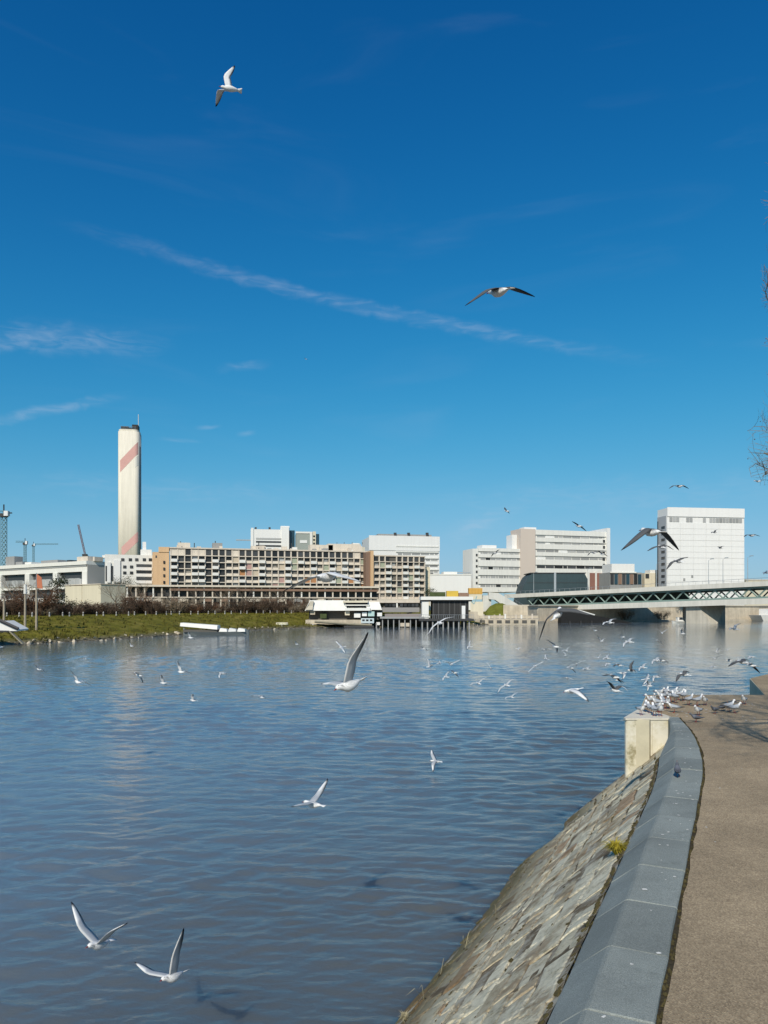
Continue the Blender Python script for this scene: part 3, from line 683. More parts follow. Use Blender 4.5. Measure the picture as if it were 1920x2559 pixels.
# ------------------------------------------------------------------ bridge
def bridge():
    A, Bq = (1262, 292.0), (2060, 209.0)
    def w(x, d): return Vector(((x-HX)/F*d, d))
    p0, p1 = w(*A), w(*Bq); L = (p1-p0).length; e = (p1-p0).normalized(); nrm = Vector((-e.y, e.x))
    # heights measured from the photograph
    def plane(x):
        r = Vector(((x-HX)/F, 1)); t = p0.dot(nrm)/r.dot(nrm); return (r*t-p0).dot(e), t
    uA, tA = plane(1340); uB, tB = plane(1890)
    zA = H+(HY-1482)/F*tA; zB = H+(HY-1454)/F*tB
    def ztop(u): return zA+(zB-zA)*(u-uA)/(uB-uA)
    bA = H+(HY-1527)/F*tA; bB = H+(HY-1510)/F*tB; dep = ((zA-bA)+(zB-bB))/2
    root = thing('bridge', 'double-deck truss bridge with pale concrete edges and green lattice girders', 'bridge', (p0.x, p0.y, 0), math.atan2(e.y, e.x))
    conc = mat('bridge_concrete', (0.60,0.58,0.52), .8, .07, .3, streaks=.12)
    def beam(name, m, u0, u1, y0, y1, h0, h1):
        b = MB(); b.hexa([(u0,y0,ztop(u0)+h0),(u1,y0,ztop(u1)+h0),(u1,y1,ztop(u1)+h0),(u0,y1,ztop(u0)+h0),(u0,y0,ztop(u0)+h1),(u1,y0,ztop(u1)+h1),(u1,y1,ztop(u1)+h1),(u0,y1,ztop(u0)+h1)]); return b.build(name, m, root)
    W = 17; us = plane(1318)[0]
    beam('upper_deck', conc, 4, L, -1.2, W+1.2, -1.15, -.55); beam('upper_edge', conc, 1, L, -1.5, -1.21, -1.45, .0)
    beam('lower_deck', conc, us, L, -.6, W+.6, -dep+.5, -dep+1.3); beam('lower_edge', conc, us, L, -.95, -.61, -dep, -dep+1.75)
    beam('top_chord', green_metal, us, L, -.3, .4, -2.0, -1.16); beam('bottom_chord', green_metal, us, L, -.25, .35, -dep+1.76, -dep+2.3)
    beam('top_chord', green_metal, us, L, W-.4, W+.3, -2.0, -1.16)
    n = int((L-us)/5.1); du = (L-us)/n
    for k in range(n):
        for y, nm in ((0,'diagonal'),(W-.1,'diagonal')):
            a = us+k*du
            for (ua, ub) in ((a, a+du/2),(a+du, a+du/2)):
                m = MB(); m.bar((ua,y,ztop(ua)-2.0),(ub,y,ztop(ub)-dep+2.2),.34); m.build(nm, green_metal, root)
    # enclosed carriageway behind the girder on the bank side
    ue = plane(1700)[0]; beam('screen_wall', mat('dark_screen', (0.035,0.05,0.045), .7, .3, .3), us, ue, 6, 6.3, -dep+1.31, -1.3)
    # railing and lamps
    m = MB(); k = 0
    while 2+k*2.2 < L: u = 2+k*2.2; m.bar((u,-1.35,ztop(u)),(u,-1.35,ztop(u)+1.0),.06); k += 1
    m.tube([(1,-1.35,ztop(1)+1.0),(L,-1.35,ztop(L)+1.0)], .05, 4); m.build('railing', steel, root)
    for x in (1333,1468,1640,1770,1806,1868):
        u, t = plane(x); m = MB(); m.tube([(u,.3,ztop(u)-.5),(u,.3,ztop(u)+7.5),(u+.9,.3,ztop(u)+7.9)], [.11,.07,.05], 6); lp = m.build('lamp_post', steel, root); MB().box(u+.6,u+1.6,.1,.5,ztop(u)+7.85,ztop(u)+8.05).build('lamp_head', steel, lp)
    # pier: broad blade, sloping on the bank side
    uL, uT, uB_ = plane(1713)[0], plane(1742)[0], plane(1784)[0]
    zb = lambda u: ztop(u)-dep
    pm = mat('pier_concrete', (0.52,0.48,0.40), .85, .12, .4, streaks=.25)
    dm = pm
    yb = W-2.0; lo, hi = 0.0, L
    for _ in range(50):
        md = (lo+hi)/2; q = p0+e*md+nrm*yb; lo, hi = (md, hi) if HX+F*q.x/q.y < 1813 else (lo, md)
    ub = lo; b = MB()
    b.hexa([(uL,.6,-2),(uB_,.6,-2),(ub,yb,-2),(uL-8,yb,-2),(uL,.6,zb(uL)+.4),(uT,.6,zb(uT)+.4),(ub,yb,zb(ub)+.4),(uL-8,yb,zb(uL)+.4)]); b.build('pier', pm, root)
    # abutment and stair flank on the bank
    ab = mat('abutment_concrete', (0.58,0.55,0.48), .8, .08, .3, streaks=.2)
    return root, plane, ztop, dep, L
br_root, br_plane, br_z, br_dep, br_L = bridge()
br_root['label'] = 'double-deck truss bridge with pale concrete edges and green lattice girders'

# white sloping stair flank from the bridge head down to the river walk
def stair_flank():
    d = 262; P = lambda x, y: at(x, y, d)
    root = thing('bridge_stairs', 'white concrete stair flank sloping from the bridge head to the water', 'stairs', (P(1240,1519).x, d, 0))
    o = Vector((P(1240,1519).x, 0, 0))
    pts = [(1222,1480),(1246,1482),(1328,1530),(1332,1546),(1304,1546),(1238,1499),(1222,1497)]
    b = MB(); n = len(pts); q = [P(*p)-o for p in pts]
    b.v = [(p.x,0,p.z) for p in q]+[(p.x,3.2,p.z) for p in q]; b.f = [tuple(range(n-1,-1,-1)), tuple(range(n,2*n))]
    for i in range(n): j=(i+1)%n; b.f.append((i,j,j+n,i+n))
    b.build('flank_wall', mat('stair_white', (0.62,0.61,0.57), .8, .06, .4, streaks=.15), root)
    m = MB()
    for k in range(12):
        p = q[1]+(q[2]-q[1])*(k/11); m.bar((p.x,.2,p.z),(p.x,.2,p.z+1.0),.05)
    a, c = q[1], q[2]; m.tube([(a.x,.2,a.z+1),(c.x,.2,c.z+1)], .04, 4); m.build('handrail', steel, root)
stair_flank()

# ------------------------------------------------------------------ far bank: walls, pavilions, boats, planting
rnd = random.Random(33)
stone_wall = mat('quay_stone', (0.54,0.47,0.36), .9, .25, .35, bump=.5, bscale=2.0, coord='World', streaks=.2)
def river_wall():
    """masonry quay along the far side under the bridge"""
    P = [at(x, 1519, d).xy for x, d in ((1322,243),(1345,250),(1450,267),(1600,273),(1750,281),(1900,294),(2150,335))]
    root = thing('river_wall', 'sandy stone quay wall along the water under the bridge', 'wall', (P[0].x, P[0].y, 0))
    for k, (a, b) in enumerate(zip(P, P[1:])):
        d = (b-a).normalized(); n = Vector((-d.y, d.x)); o = P[0]
        m = MB(); c = [a-o, b-o, b-o+n*9, a-o+n*9]
        m.hexa([(p.x,p.y,-2) for p in c]+[(c[0].x+n.x*.5,c[0].y+n.y*.5,5.6),(c[1].x+n.x*.5,c[1].y+n.y*.5,5.6),(c[2].x,c[2].y,5.6),(c[3].x,c[3].y,5.6)]); m.build('wall_section', stone_wall, root)
        m = MB(); m.hexa([(p.x,p.y,5.61) for p in (c[0],c[1],c[2],c[3])]+[(p.x,p.y,6.0) for p in (c[0],c[1],c[2],c[3])]); m.build('coping', mat('wall_coping', (.5,.45,.36), .8, .1, .5), root)
        m = MB(); c2 = [a-o-n*2.2, b-o-n*2.2, b-o-n*.02, a-o-n*.02]
        m.hexa([(p.x,p.y,-2) for p in c2]+[(p.x,p.y,.55) for p in c2]); m.build('footing', stone_wall, root)
river_wall()
def terraces():
    root = thing('bank_terrace', 'stepped stony terrace with a patch of lawn below the bridge stairs', 'terrace', (at(1175,1519,205).x, 205, 0))
    o = root.location
    def slab(name, m, x0, x1, d0, d1, z0, z1):
        a, b, c, e = at(x0,1519,d0), at(x1,1519,d0), at(x1,1519,d1), at(x0,1519,d1)
        q = MB(); q.hexa([(p.x-o.x,p.y-o.y,z0) for p in (a,b,c,e)]+[(p.x-o.x,p.y-o.y,z1) for p in (a,b,c,e)]); return q.build(name, m, root)
    lawn = mat('lawn', (0.14,0.15,0.025), .9, .35, .6, bump=.5, bscale=4, spec=.1, coord='World')
    slab('retaining_wall', stone_wall, 1174, 1345, 222, 232, -2, 1.6); slab('retaining_wall', stone_wall, 1174, 1345, 232.1, 245, -2, 2.5)
    slab('walk', mat('walk_gravel', (.36,.32,.26), .9, .2, .8), 1172, 1348, 222.4, 231.6, 1.6, 1.75)
    b = MB(); xs = [1210,1225,1240,1256,1270,1285,1298]; hz = [3.2,5.6,6.6,6.6,5.7,4.2,2.9]
    v = []
    for x, h in zip(xs, hz):
        a, c, e = at(x,1519,246), at(x,1519,256), at(x,1519,262)
        v += [(a.x-o.x,a.y-o.y,2.0),(c.x-o.x,c.y-o.y,h),(e.x-o.x,e.y-o.y,h)]
    b.v = v; b.f = [(i*3+j,(i+1)*3+j,(i+1)*3+j+1,i*3+j+1) for i in range(len(xs)-1) for j in range(2)]
    b.build('lawn_slope', lawn, root)
    slab('cream_wall', cream_wall, 1176, 1208, 240, 243, 2.5, 7.0); slab('cream_wall', mat('stair_white', (.6,.6,.6)), 1205, 1228, 263, 266, 2.5, 9.4)
    for k in range(12):
        x = 1180+k*13.5; slab('bollard_stone', (white_wall, stone_wall, tan_conc)[k%3], x, x+4, 223, 223.6, 1.75, 1.75+rnd.uniform(.6,1.5))
    for k in range(7): slab('niche', dark_recess, 1200+k*21, 1212+k*21, 221.75, 221.99, .5, 1.3)
terraces()

def rubble(name, label, x0, x1, n, depth_off):
    root = thing(name, label, 'rocks', (0,0,0)); 
    root.location = bank_at((x0+x1)/2, 0)
    for k in range(n):
        p = bank_at(x0+(x1-x0)*(k+.5)/n+rnd.uniform(-4,4), rnd.uniform(-.6,depth_off)); r = rnd.uniform(.16,.42)
        b = MB(); pts = [Vector((rnd.gauss(0,1),rnd.gauss(0,1),rnd.gauss(0,1)*.6)).normalized()*r*rnd.uniform(.8,1.1) for _ in range(12)]
        import bmesh
        bm = bmesh.new(); [bm.verts.new(q) for q in pts]; bmesh.ops.convex_hull(bm, input=bm.verts)
        for v_ in [v_ for v_ in bm.verts if not v_.link_faces]: bm.verts.remove(v_)
        me = bpy.data.meshes.new('rock'); bm.to_mesh(me); bm.free(); me.materials.append(stone_wall)
        o = bpy.data.objects.new('rock', me); col.objects.link(o); o.parent = root; o.location = p+Vector((0,0,.1))-root.location
rubble('rock_bank', 'grey boulders along the water below the terrace', 1180, 1345, 40, 2.0)
rubble('rock_bank', 'scattered stones at the foot of the grassy bank', 60, 740, 44, 1.6)

# black boathouse pavilion on stilts
def pavilion():
    B = Building('boathouse', 'black ribbed pavilion with a white roof edge standing on stilts over the water', 'pavilion', 1056, 190, 1172, 190, z0=0)
    zr = B.uv(1100,1491)[1]; zf = B.uv(1100,1546)[1]
    B.b('wall', black_clad, 2.6, B.L, .4, 8, zf, zr-.9)
    for k in range(26): a = 2.7+k*(B.L-2.9)/26; B.b('batten', mat('batten_grey', (.05,.05,.05), .6, .2, 1) if k % 4 else mat('batten_pale', (.11,.11,.11), .6, .2, 1), a, a+.16, .22, .39, zf, zr-1.0)
    B.b('roof_edge', white_wall, -.4, B.L+1.0, -.8, 8.6, zr-.85, zr); B.b('soffit', black_clad, -.2, B.L+.8, -.4, 8.4, zr-1.2, zr-.86)
    B.b('end_wall', white_wall, -.1, 1.6, -.2, 8, zf, zr-1.21); B.b('sill', white_wall, -.3, 1.9, -.35, 8, zf+.3, zf+.7)
    B.b('gate_post', white_panel, B.L-1.9, B.L-1.0, -.9, -.3, zf, zf+3.3)
    B.b('deck', dark_metal, -1, B.L+1, -2.6, 8.4, zf-.55, zf)
    for k in range(10): B.b('stilt', grey_wall, -.3+k*(B.L)/9, .0+k*B.L/9, -2.2, -1.9, -2, zf-.56)
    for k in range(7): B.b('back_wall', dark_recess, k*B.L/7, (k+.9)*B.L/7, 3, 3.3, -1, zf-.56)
    m = MB(); k = 0
    while k < 26: u = -.9+k*(B.L+1.8)/25; m.bar((u,-2.5,zf),(u,-2.5,zf+1.0),.05); k += 1
    m.tube([(-.9,-2.5,zf+1),(B.L+.9,-2.5,zf+1)], .04, 4); m.build('railing', steel, B.root)
    for (x, w, h, c) in ((2,4,1.2,'plant'),(6.3,3,1.5,'y'),(9.4,2.6,1.0,'d')):
        B.b('roof_box', {'plant':mat('planter_green',(.06,.08,.03),.9,.4,2),'y':mat('yellow_box',(.55,.38,.06),.7,.1,1),'d':brown_band}[c], x, x+w, 1, 3, zr, zr+h)
pavilion()
B = Building('yellow_container', 'orange-yellow site container on the slope beside the boathouse', 'container', 1172, 262, 1206, 262, z0=at(1180,1488,262).z)
B.b('body', mat('container_orange', (.62,.36,.08), .6, .08, .8), 0, B.L, 0, 2.6, .5, 2.6); B.b('skid', cream_wall, .1, B.L-.1, .1, 2.5, -1.4, .5)
for k in range(9): B.b('rib', mat('container_rib', (.5,.28,.06), .6, .1, .8), .2+k*B.L/9.2, .35+k*B.L/9.2, -.06, .0, .7, 2.4)
B = Building('teal_crane_hoist', 'pale teal boat hoist with angled arms beside the boathouse', 'hoist', 1166, 214, 1192, 214, z0=at(1180,1512,214).z)
m = MB(); m.bar((0,0,-2),(0,0,2.4),.25); m.bar((0,0,2.4),(2.2,0,.3),.22); m.bar((2.2,0,.3),(3,0,2.6),.2); m.bar((-.6,0,1.2),(1.2,0,2.2),.2); m.build('arm', mat('pale_teal', (.38,.52,.50), .6, .1, 1), B.root)
B.b('base', stone_wall, -.6, 3.2, -.6, 1, -4, -1.9)

# landing-stage restaurant: white sloping roofs, dark window band, timber deck on stilts
def landing_stage():
    B = Building('landing_restaurant', 'white landing-stage restaurant with slanted roofs and a dark window band', 'restaurant', 770, 189, 955, 189, z0=0)
    U = lambda x: B.uv(x,1519)[0]; Z = lambda y: B.uv(860,y)[1]
    def wedge(name, m, x0, x1, xt0, xt1, y0, y1, f, bk):
        q = MB(); q.hexa([(U(x0),f,Z(y1)),(U(x1),f,Z(y1)),(U(x1),bk,Z(y1)),(U(x0),bk,Z(y1)),(U(xt0),f+1.2,Z(y0)),(U(xt1),f+1.2,Z(y0)),(U(xt1),bk,Z(y0)),(U(xt0),bk,Z(y0))]); return q.build(name, m, B.root)
    wedge('roof_hood', white_wall, 762, 868, 774, 862, 1500, 1526, 0, 8); wedge('roof_hood', white_wall, 918, 955, 912, 948, 1504, 1524, 0, 8)
    wedge('roof_hood', mat('tarp_tan', (.48,.44,.35), .8, .1, 1), 764, 782, 776, 784, 1502, 1524, -.6, -.05)
    B.box('window_band', glass, 866, 1506, 919, 1519, .8, 4); B.box('roof_beam', cream_wall, 858, 1501, 920, 1506, -.3, 8); B.box('mid_beam', white_wall, 862, 1511, 924, 1513.5, .2, .79)
    B.box('sill_beam', white_wall, 862, 1519.5, 926, 1526, -.6, 4); B.box('wall', dark_recess, 770, 1526, 955, 1549, 2.5, 7)
    for k, (x, y, m_) in enumerate(((775,1527,stone_wall),(800,1534,mat('planter_green',(.06,.08,.03))),(862,1527,cream_wall),(885,1532,white_panel),(905,1530,white_panel),(920,1528,mat('pale_teal',(.4,.5,.5))),(943,1531,white_panel))):
        B.box('terrace_stall', m_, x, y, x+(16 if k % 2 else 12), y+rnd.uniform(9,14), .5-k*.05, 2)
    B.box('landing_boat_house', mat('pale_blue_cabin', (.52,.60,.62), .6, .08, 1), 903, 1545, 935, 1557, -1.5, 1.5)
    for k in range(3): B.box('cabin_window', glass, 906+k*9.5, 1547.5, 912+k*9.5, 1551.5, -1.6, -1.45)
    B.box('terrace', stone_wall, 765, 1549, 905, 1560, -1.0, 7)
    q = MB(); a, b, c = (U(790),-3.6,Z(1553)), (U(872),-3.6,Z(1559)), (U(930),-3.6,Z(1562))
    q.tube([a, b, c], .28, 4); q.tube([(p[0],p[1]+1.6,p[2]) for p in (a,b,c)], .28, 4); q.build('gangway', mat('timber_grey', (.28,.25,.18), .9, .2, 1), B.root)
    for k in range(5): B.b('mooring_pile', grey_wall, U(868+k*18), U(868+k*18)+.3, -3, -2.7, -2, Z(1556))
    B.b('pontoon', dark_metal, U(862), U(935), -4.4, -2, .05, .5)
    # flanking open deck
    B.box('deck_roof', tan_conc, 898, 1500, 1052, 1506, 6, 14)
    B.box('deck_room', dark_recess, 958, 1506, 1052, 1530, 7, 12); B.box('deck_screen', mat('deck_grey', (.26,.25,.24), .8, .1, 1), 955, 1518, 1050, 1530, 3, 3.3)
    B.box('lower_deck', grey_wall, 950, 1541, 1060, 1546, 0, 9); B.box('lower_screen', mat('deck_mauve', (.24,.21,.20), .8, .2, 1), 962, 1534, 1052, 1541, 1, 1.3)
    for k in range(9): B.box('window', glass, 962+k*9.8, 1508, 970+k*9.8, 1516, 5.5, 6.9) if k not in (3,) else B.box('window_post', white_wall, 962+k*9.8, 1507, 966+k*9.8, 1518, 5, 5.6)
    for k in range(8): B.box('stilt', grey_wall, 955+k*14, 1546, 957.5+k*14, 1572, .5, .9)
    B.box('stored_boat', mat('boat_beige', (.5,.44,.36), .7, .1, 1), 998, 1557, 1024, 1566, 1, 3); B.box('stored_boat', white_wall, 941, 1555, 950, 1562, -.5, 1)
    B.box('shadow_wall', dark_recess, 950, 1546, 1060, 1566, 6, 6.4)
landing_stage()

# moored boats
def ferry(name, label, xl, xr, ywl, ytop_l, ytop_r, d, z0=0.0):
    p = at(xl, 1519, d); Lx = at(xr,1519,d).x-p.x
    root = thing(name, label, 'boat', (p.x, d, 0))
    hl = H+(HY-ytop_l)/F*d; hr = H+(HY-ytop_r)/F*d
    hull = MB(); st = [(.03,.55,1.1),(.12,.95,.75),(.3,1.25,.6),(.6,1.25,.6),(.85,1.0,.7),(1.0,.25,1.0)]
    for t, w, zt in st:
        hull.v += [(t*Lx,-w*.45,-.35),(t*Lx,w*.45+.2,-.35),(t*Lx,w+.2,zt),(t*Lx,-w,zt)]
    for i in range(len(st)-1):
        for j in range(4): a = i*4+j; b = i*4+(j+1)%4; hull.f.append((a,b,b+4,a+4))
    hull.f += [(3,2,1,0),(20,21,22,23)]
    hull.build('hull', mat('boat_hull', (.15,.17,.17), .5, .1, 1), root)
    r = MB(); r.hexa([(.0,-1.3,hl-.62),(.55*Lx,-1.3,hr-.5),(.55*Lx,1.5,hr-.5),(.0,1.5,hl-.62),(.0,-1.05,hl),(.55*Lx,-1.05,hr+.25),(.55*Lx,1.3,hr+.25),(.0,1.3,hl)]); r.build('canopy', white_wall, root)
    c = MB(); c.box(.04*Lx,.54*Lx,-.95,1.1,.6,hr-.52); c.build('cabin', dark_recess, root)
    for k in range(3):
        a = (.57+.135*k)*Lx; q = MB(); q.hexa([(a,-1.0,.65),(a+.12*Lx,-.95,.65),(a+.12*Lx,1.2,.65),(a,1.2,.65),(a+.2,-.7,hr-.25),(a+.11*Lx,-.7,hr-.45),(a+.11*Lx,.9,hr-.45),(a+.2,.9,hr-.25)]); q.build('tarpaulin', white_wall if k != 1 else mat('tarp_grey', (.6,.6,.58), .8, .05, 1), root)
    q = MB(); q.tube([(.05*Lx,-.9,.6),(.05*Lx,-.9,hl-.6)], .06, 5); q.tube([(.52*Lx,-.9,.6),(.52*Lx,-.9,hr-.5)], .06, 5); q.build('canopy_post', steel, root)
    return root
ferry('passenger_boat', 'long passenger boat with a white canopy and tarpaulins moored at the grass bank', 455, 622, 1588, 1556, 1566, 136)
def bow_boat():
    d = 96; o = at(-70, 1519, d)
    root = thing('covered_boat', 'white canopied boat at the bank with a gangplank down to the water', 'boat', (o.x, d, 0))
    P = lambda x, y: at(x, y, d)-Vector((o.x, d, 0))
    b = MB(); a = [P(-70,1556), P(10,1552), P(48,1573), P(46,1577), P(-70,1577)]
    n = len(a); b.v = [(p.x,0,p.z) for p in a]+[(p.x,2.6,p.z+.05) for p in a]; b.f = [tuple(range(n-1,-1,-1)), tuple(range(n,2*n))]
    for i in range(n): j=(i+1)%n; b.f.append((i,j,j+n,i+n))
    b.build('canopy', white_wall, root)
    b = MB(); b.tube([P(-2,1548)+Vector((0,-.2,0)), P(48,1571)+Vector((0,-.2,0))], .22, 5); b.build('canopy_edge', dark_metal, root)
    b = MB(); b.hexa([tuple(P(-70,1580)),tuple(P(20,1580)),tuple(P(20,1580)+Vector((0,2.4,0))),tuple(P(-70,1580)+Vector((0,2.4,0))),tuple(P(-70,1574)),tuple(P(24,1576)),tuple(P(24,1576)+Vector((0,2.4,0))),tuple(P(-70,1574)+Vector((0,2.4,0)))]); b.build('hull', dark_metal, root)
    b = MB(); q0, q1 = P(22,1578), P(54,1609); b.hexa([tuple(q0),(q0.x+.18,q0.y,q0.z),(q0.x+.18,q0.y+.6,q0.z),(q0.x,q0.y+.6,q0.z)]+[tuple(q1),(q1.x+.18,q1.y,q1.z),(q1.x+.18,q1.y+.6,q1.z),(q1.x,q1.y+.6,q1.z)]); b.build('gangplank', mat('timber_grey', (.28,.25,.18)), root)
bow_boat()
def small_boat(label, x, y, d, Lm, m):
    p = on(x, y, 0.0); p = at(x, y, p.y)
    root = thing('small_boat', label, 'boat', (p.x, p.y, 0), R(8))
    b = MB(); st = [(-.5,.3,.75),(-.2,.55,.6),(.2,.55,.6),(.5,.05,.9)]
    for t, w, z in st: b.v += [(t*Lm,-w*.5,-.2),(t*Lm,w*.5,-.2),(t*Lm,w*1.6,z),(t*Lm,-w*1.6,z)]
    for i in range(3):
        for j in range(4): a = i*4+j; c = i*4+(j+1)%4; b.f.append((a,c,c+4,a+4))
    b.f += [(3,2,1,0),(12,13,14,15)]; b.build('hull', m, root)
    MB().hexa([(-.22*Lm,-.7,.6),(.18*Lm,-.7,.6),(.18*Lm,.7,.6),(-.22*Lm,.7,.6),(-.2*Lm,-.6,1.9),(.08*Lm,-.6,1.9),(.08*Lm,.6,1.9),(-.2*Lm,.6,1.9)]).build('cabin', white_panel, root)
    MB().box(-.12*Lm,.06*Lm,-.72,.72,1.1,1.6).build('window', glass, root)
small_boat('small dark-hulled motor boat moored by the stone quay beyond the bridge', 1880, 1549, 300, 7.5, dark_metal)
small_boat('small white motor boat moored under the bridge near the pier', 1700, 1557, 240, 5.5, white_wall)
def cruiser():
    p = at(1898, 1519, 286); root = thing('river_cruiser', 'white river boat lying beyond the bridge pier', 'boat', (p.x, 286, 0), R(22))
    MB().hexa([(0,-2,-.3),(30,-2,-.3),(30,3,-.3),(0,3,-.3),(-2,-2.4,2.2),(30,-2.4,2.2),(30,3.4,2.2),(-2,3.4,2.2)]).build('hull', white_wall, root)
    MB().box(3,30,-1.8,2.8,2.2,4.6).build('saloon', white_panel, root); 
    for k in range(8): MB().box(4+k*3,6.2+k*3,-1.86,-1.79,2.9,4.0).build('window', glass, root)
cruiser()
def shade_shape():  # black shape added to stand in for the shade under the bridge
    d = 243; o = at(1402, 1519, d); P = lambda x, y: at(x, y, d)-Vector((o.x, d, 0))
    root = thing('bridge_shade_body', 'long black tapering shape standing in for the shade below the bridge', 'boat', (o.x, d, 0), R(4))
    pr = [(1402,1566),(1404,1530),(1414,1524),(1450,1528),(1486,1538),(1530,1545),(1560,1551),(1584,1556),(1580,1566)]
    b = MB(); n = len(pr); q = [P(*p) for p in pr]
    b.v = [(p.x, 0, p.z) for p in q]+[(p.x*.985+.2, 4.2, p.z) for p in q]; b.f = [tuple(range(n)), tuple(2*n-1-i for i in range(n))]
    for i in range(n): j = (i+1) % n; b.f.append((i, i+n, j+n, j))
    b.build('hull', mat('shade_black', (.012,.012,.012), .7, .3, 1), root)  # near-black body stands for shade, not a real hull
    b = MB(); b.tube([P(1412,1522.5)+Vector((0,-.15,0)), P(1450,1526.5)+Vector((0,-.15,0)), P(1488,1537)+Vector((0,-.15,0))], [.3,.28,.2], 5); b.build('pale_edge_strip', white_wall, root)
    b = MB()
    for k in range(5): b.tube([P(1425+k*28,1560)+Vector((0,-.12,.2)), P(1425+k*28,1556)+Vector((0,-.12,.6))], .16, 6)
    b.build('dark_stub', dark_metal, root)
shade_shape()

# bollards along the top of the lawn
bm_ = mat('bollard_white', (.40,.39,.36), .6, .05, 3)
def make_bollard():
    root = thing('bollard', 'small white bollard in the row along the top of the grass bank', 'bollard', group='white bollards along the grass bank')
    po = MB().tube([(0,0,-.3),(0,0,.75),(0,0,.95)], [.2,.18,.06], 8).build('post', bm_, root); MB().tube([(0,0,.5),(0,0,.62)], [.205,.205], 8).build('band', dark_metal, po); return root
b0 = make_bollard(); first = True
for x in (20,53,86,118,150,180,209,236,265,291,318,343,366,389,410,431,452,476,497,517,538,562,580,600,621,638,655,678,695,712,730):
    o = b0 if first else copy_tree(b0); first = False; o.location = bank_at(x, 17.5); o.scale = (.72,.72,.85)

# mooring poles on the bank
pole_m = mat('weathered_pole', (.34,.29,.22), .9, .2, 2)
for (x, y0, y1, lab) in ((60,1484,1562,'tall weathered mooring pole standing in the grass with a white head'),(93,1468,1560,'tall weathered mooring pole carrying an orange flag'),(9,1498,1540,'short weathered pole beside the canopied boat')):
    p = bank_at(x, 7.0 if x > 20 else 12); d = p.y; top = H+(HY-y0)/F*d
    root = thing('mooring_pole', lab, 'pole', (p.x, p.y, p.z-.4)); h = top-p.z+.4
    MB().tube([(0,0,0),(.02,0,h)], [.19,.15], 8).build('post', pole_m, root)
    if x == 60: MB().tube([(.02,0,h),(.02,0,h+1.4)], [.24,.2], 8).build('cap', white_wall, root)
    if x == 93:
        MB().tube([(0,0,h),(0,0,h+2.2)], .05, 6).build('staff', steel, root)
        f = MB(); f.v = [(0,0,h+2.1),(.7,.15,h+1.5),(.9,.1,h-.2),(.1,0,h-.1),(0,.05,h+2.1),(.7,.2,h+1.5),(.9,.15,h-.2),(.1,.05,h-.1)]; f.f = [(0,1,2,3),(7,6,5,4)]; f.build('flag', mat('flag_orange', (.50,.17,.09), .8, .1, 2), root)

# bare shrubs and trees between the lawn and the buildings
twig_cols = [mat('brown_twigs', (.105,.072,.050), .9, .3, 1.5, spec=.1), mat('tan_twigs', (.23,.18,.125), .9, .3, 1.5, spec=.1), mat('rust_twigs', (.145,.080,.048), .9, .3, 1.5, spec=.1)]
def shrub_mesh(seed, h, w, n, m, leafy=0.0):
    r = random.Random(seed); b = MB()
    for k in range(n):
        a = r.uniform(0,6.28); q = math.sqrt(r.random()); base = Vector((math.cos(a)*q*w*.35, math.sin(a)*q*w*.35, -.2))
        tip = base+Vector((math.cos(a)*w*.5*r.uniform(.2,1), math.sin(a)*w*.5*r.uniform(.2,1), h*r.uniform(.5,1)))
        mid = base.lerp(tip, .5)+Vector((r.uniform(-.2,.2),r.uniform(-.2,.2),.1))
        b.tube([base, mid, tip], [.05,.035,.012], 3, False)
        for j in range(7):
            s = base.lerp(tip, r.uniform(.3,1)); d = Vector((r.gauss(0,1),r.gauss(0,1),r.uniform(-.1,1))).normalized()*r.uniform(.4,1.1)
            b.tube([s, s+d], [.03,.01], 3, False)
            e = s+d*.6; d2 = Vector((r.gauss(0,1),r.gauss(0,1),r.uniform(0,1))).normalized()*.5; b.tube([e, e+d2], [.022,.01], 3, False)
    return b.mesh('twigs', m)
protos = [shrub_mesh(1,3.2,3.4,46,twig_cols[0]), shrub_mesh(2,2.6,4.0,46,twig_cols[1]), shrub_mesh(3,3.8,3.6,50,twig_cols[2]), shrub_mesh(4,2.2,4.2,44,twig_cols[0])]
labs = ['bare dark brown shrub in the hedge line above the lawn','bare tan shrub in the hedge line above the lawn','rusty brown bare shrub in the hedge line above the lawn','low spreading dark brown shrub in the hedge line above the lawn']
stem_mesh = MB().tube([(0,0,-.3),(0,0,.5)], [.12,.09], 6).mesh('stem', twig_cols[0])
for k in range(64):
    x = -20+k*12.4+rnd.uniform(-7,7)
    if k in (17,26,27,38,47): continue
    j = rnd.choice([0,0,1,2,3]); p = bank_at(x, rnd.uniform(19.5,28)); s = rnd.uniform(.6,1.65)
    root = thing('shrub', labs[j], 'shrub', p, rnd.uniform(0,6.28), group=['dark brown shrubs of the hedge','tan shrubs of the hedge','rusty shrubs of the hedge','low dark shrubs of the hedge'][j]); root.scale = (s,s,s*rnd.uniform(.55,.95))
    for nm, me in (('twigs', protos[j]), ('stem', stem_mesh)):
        o = bpy.data.objects.new(nm, me); col.objects.link(o); o.parent = root
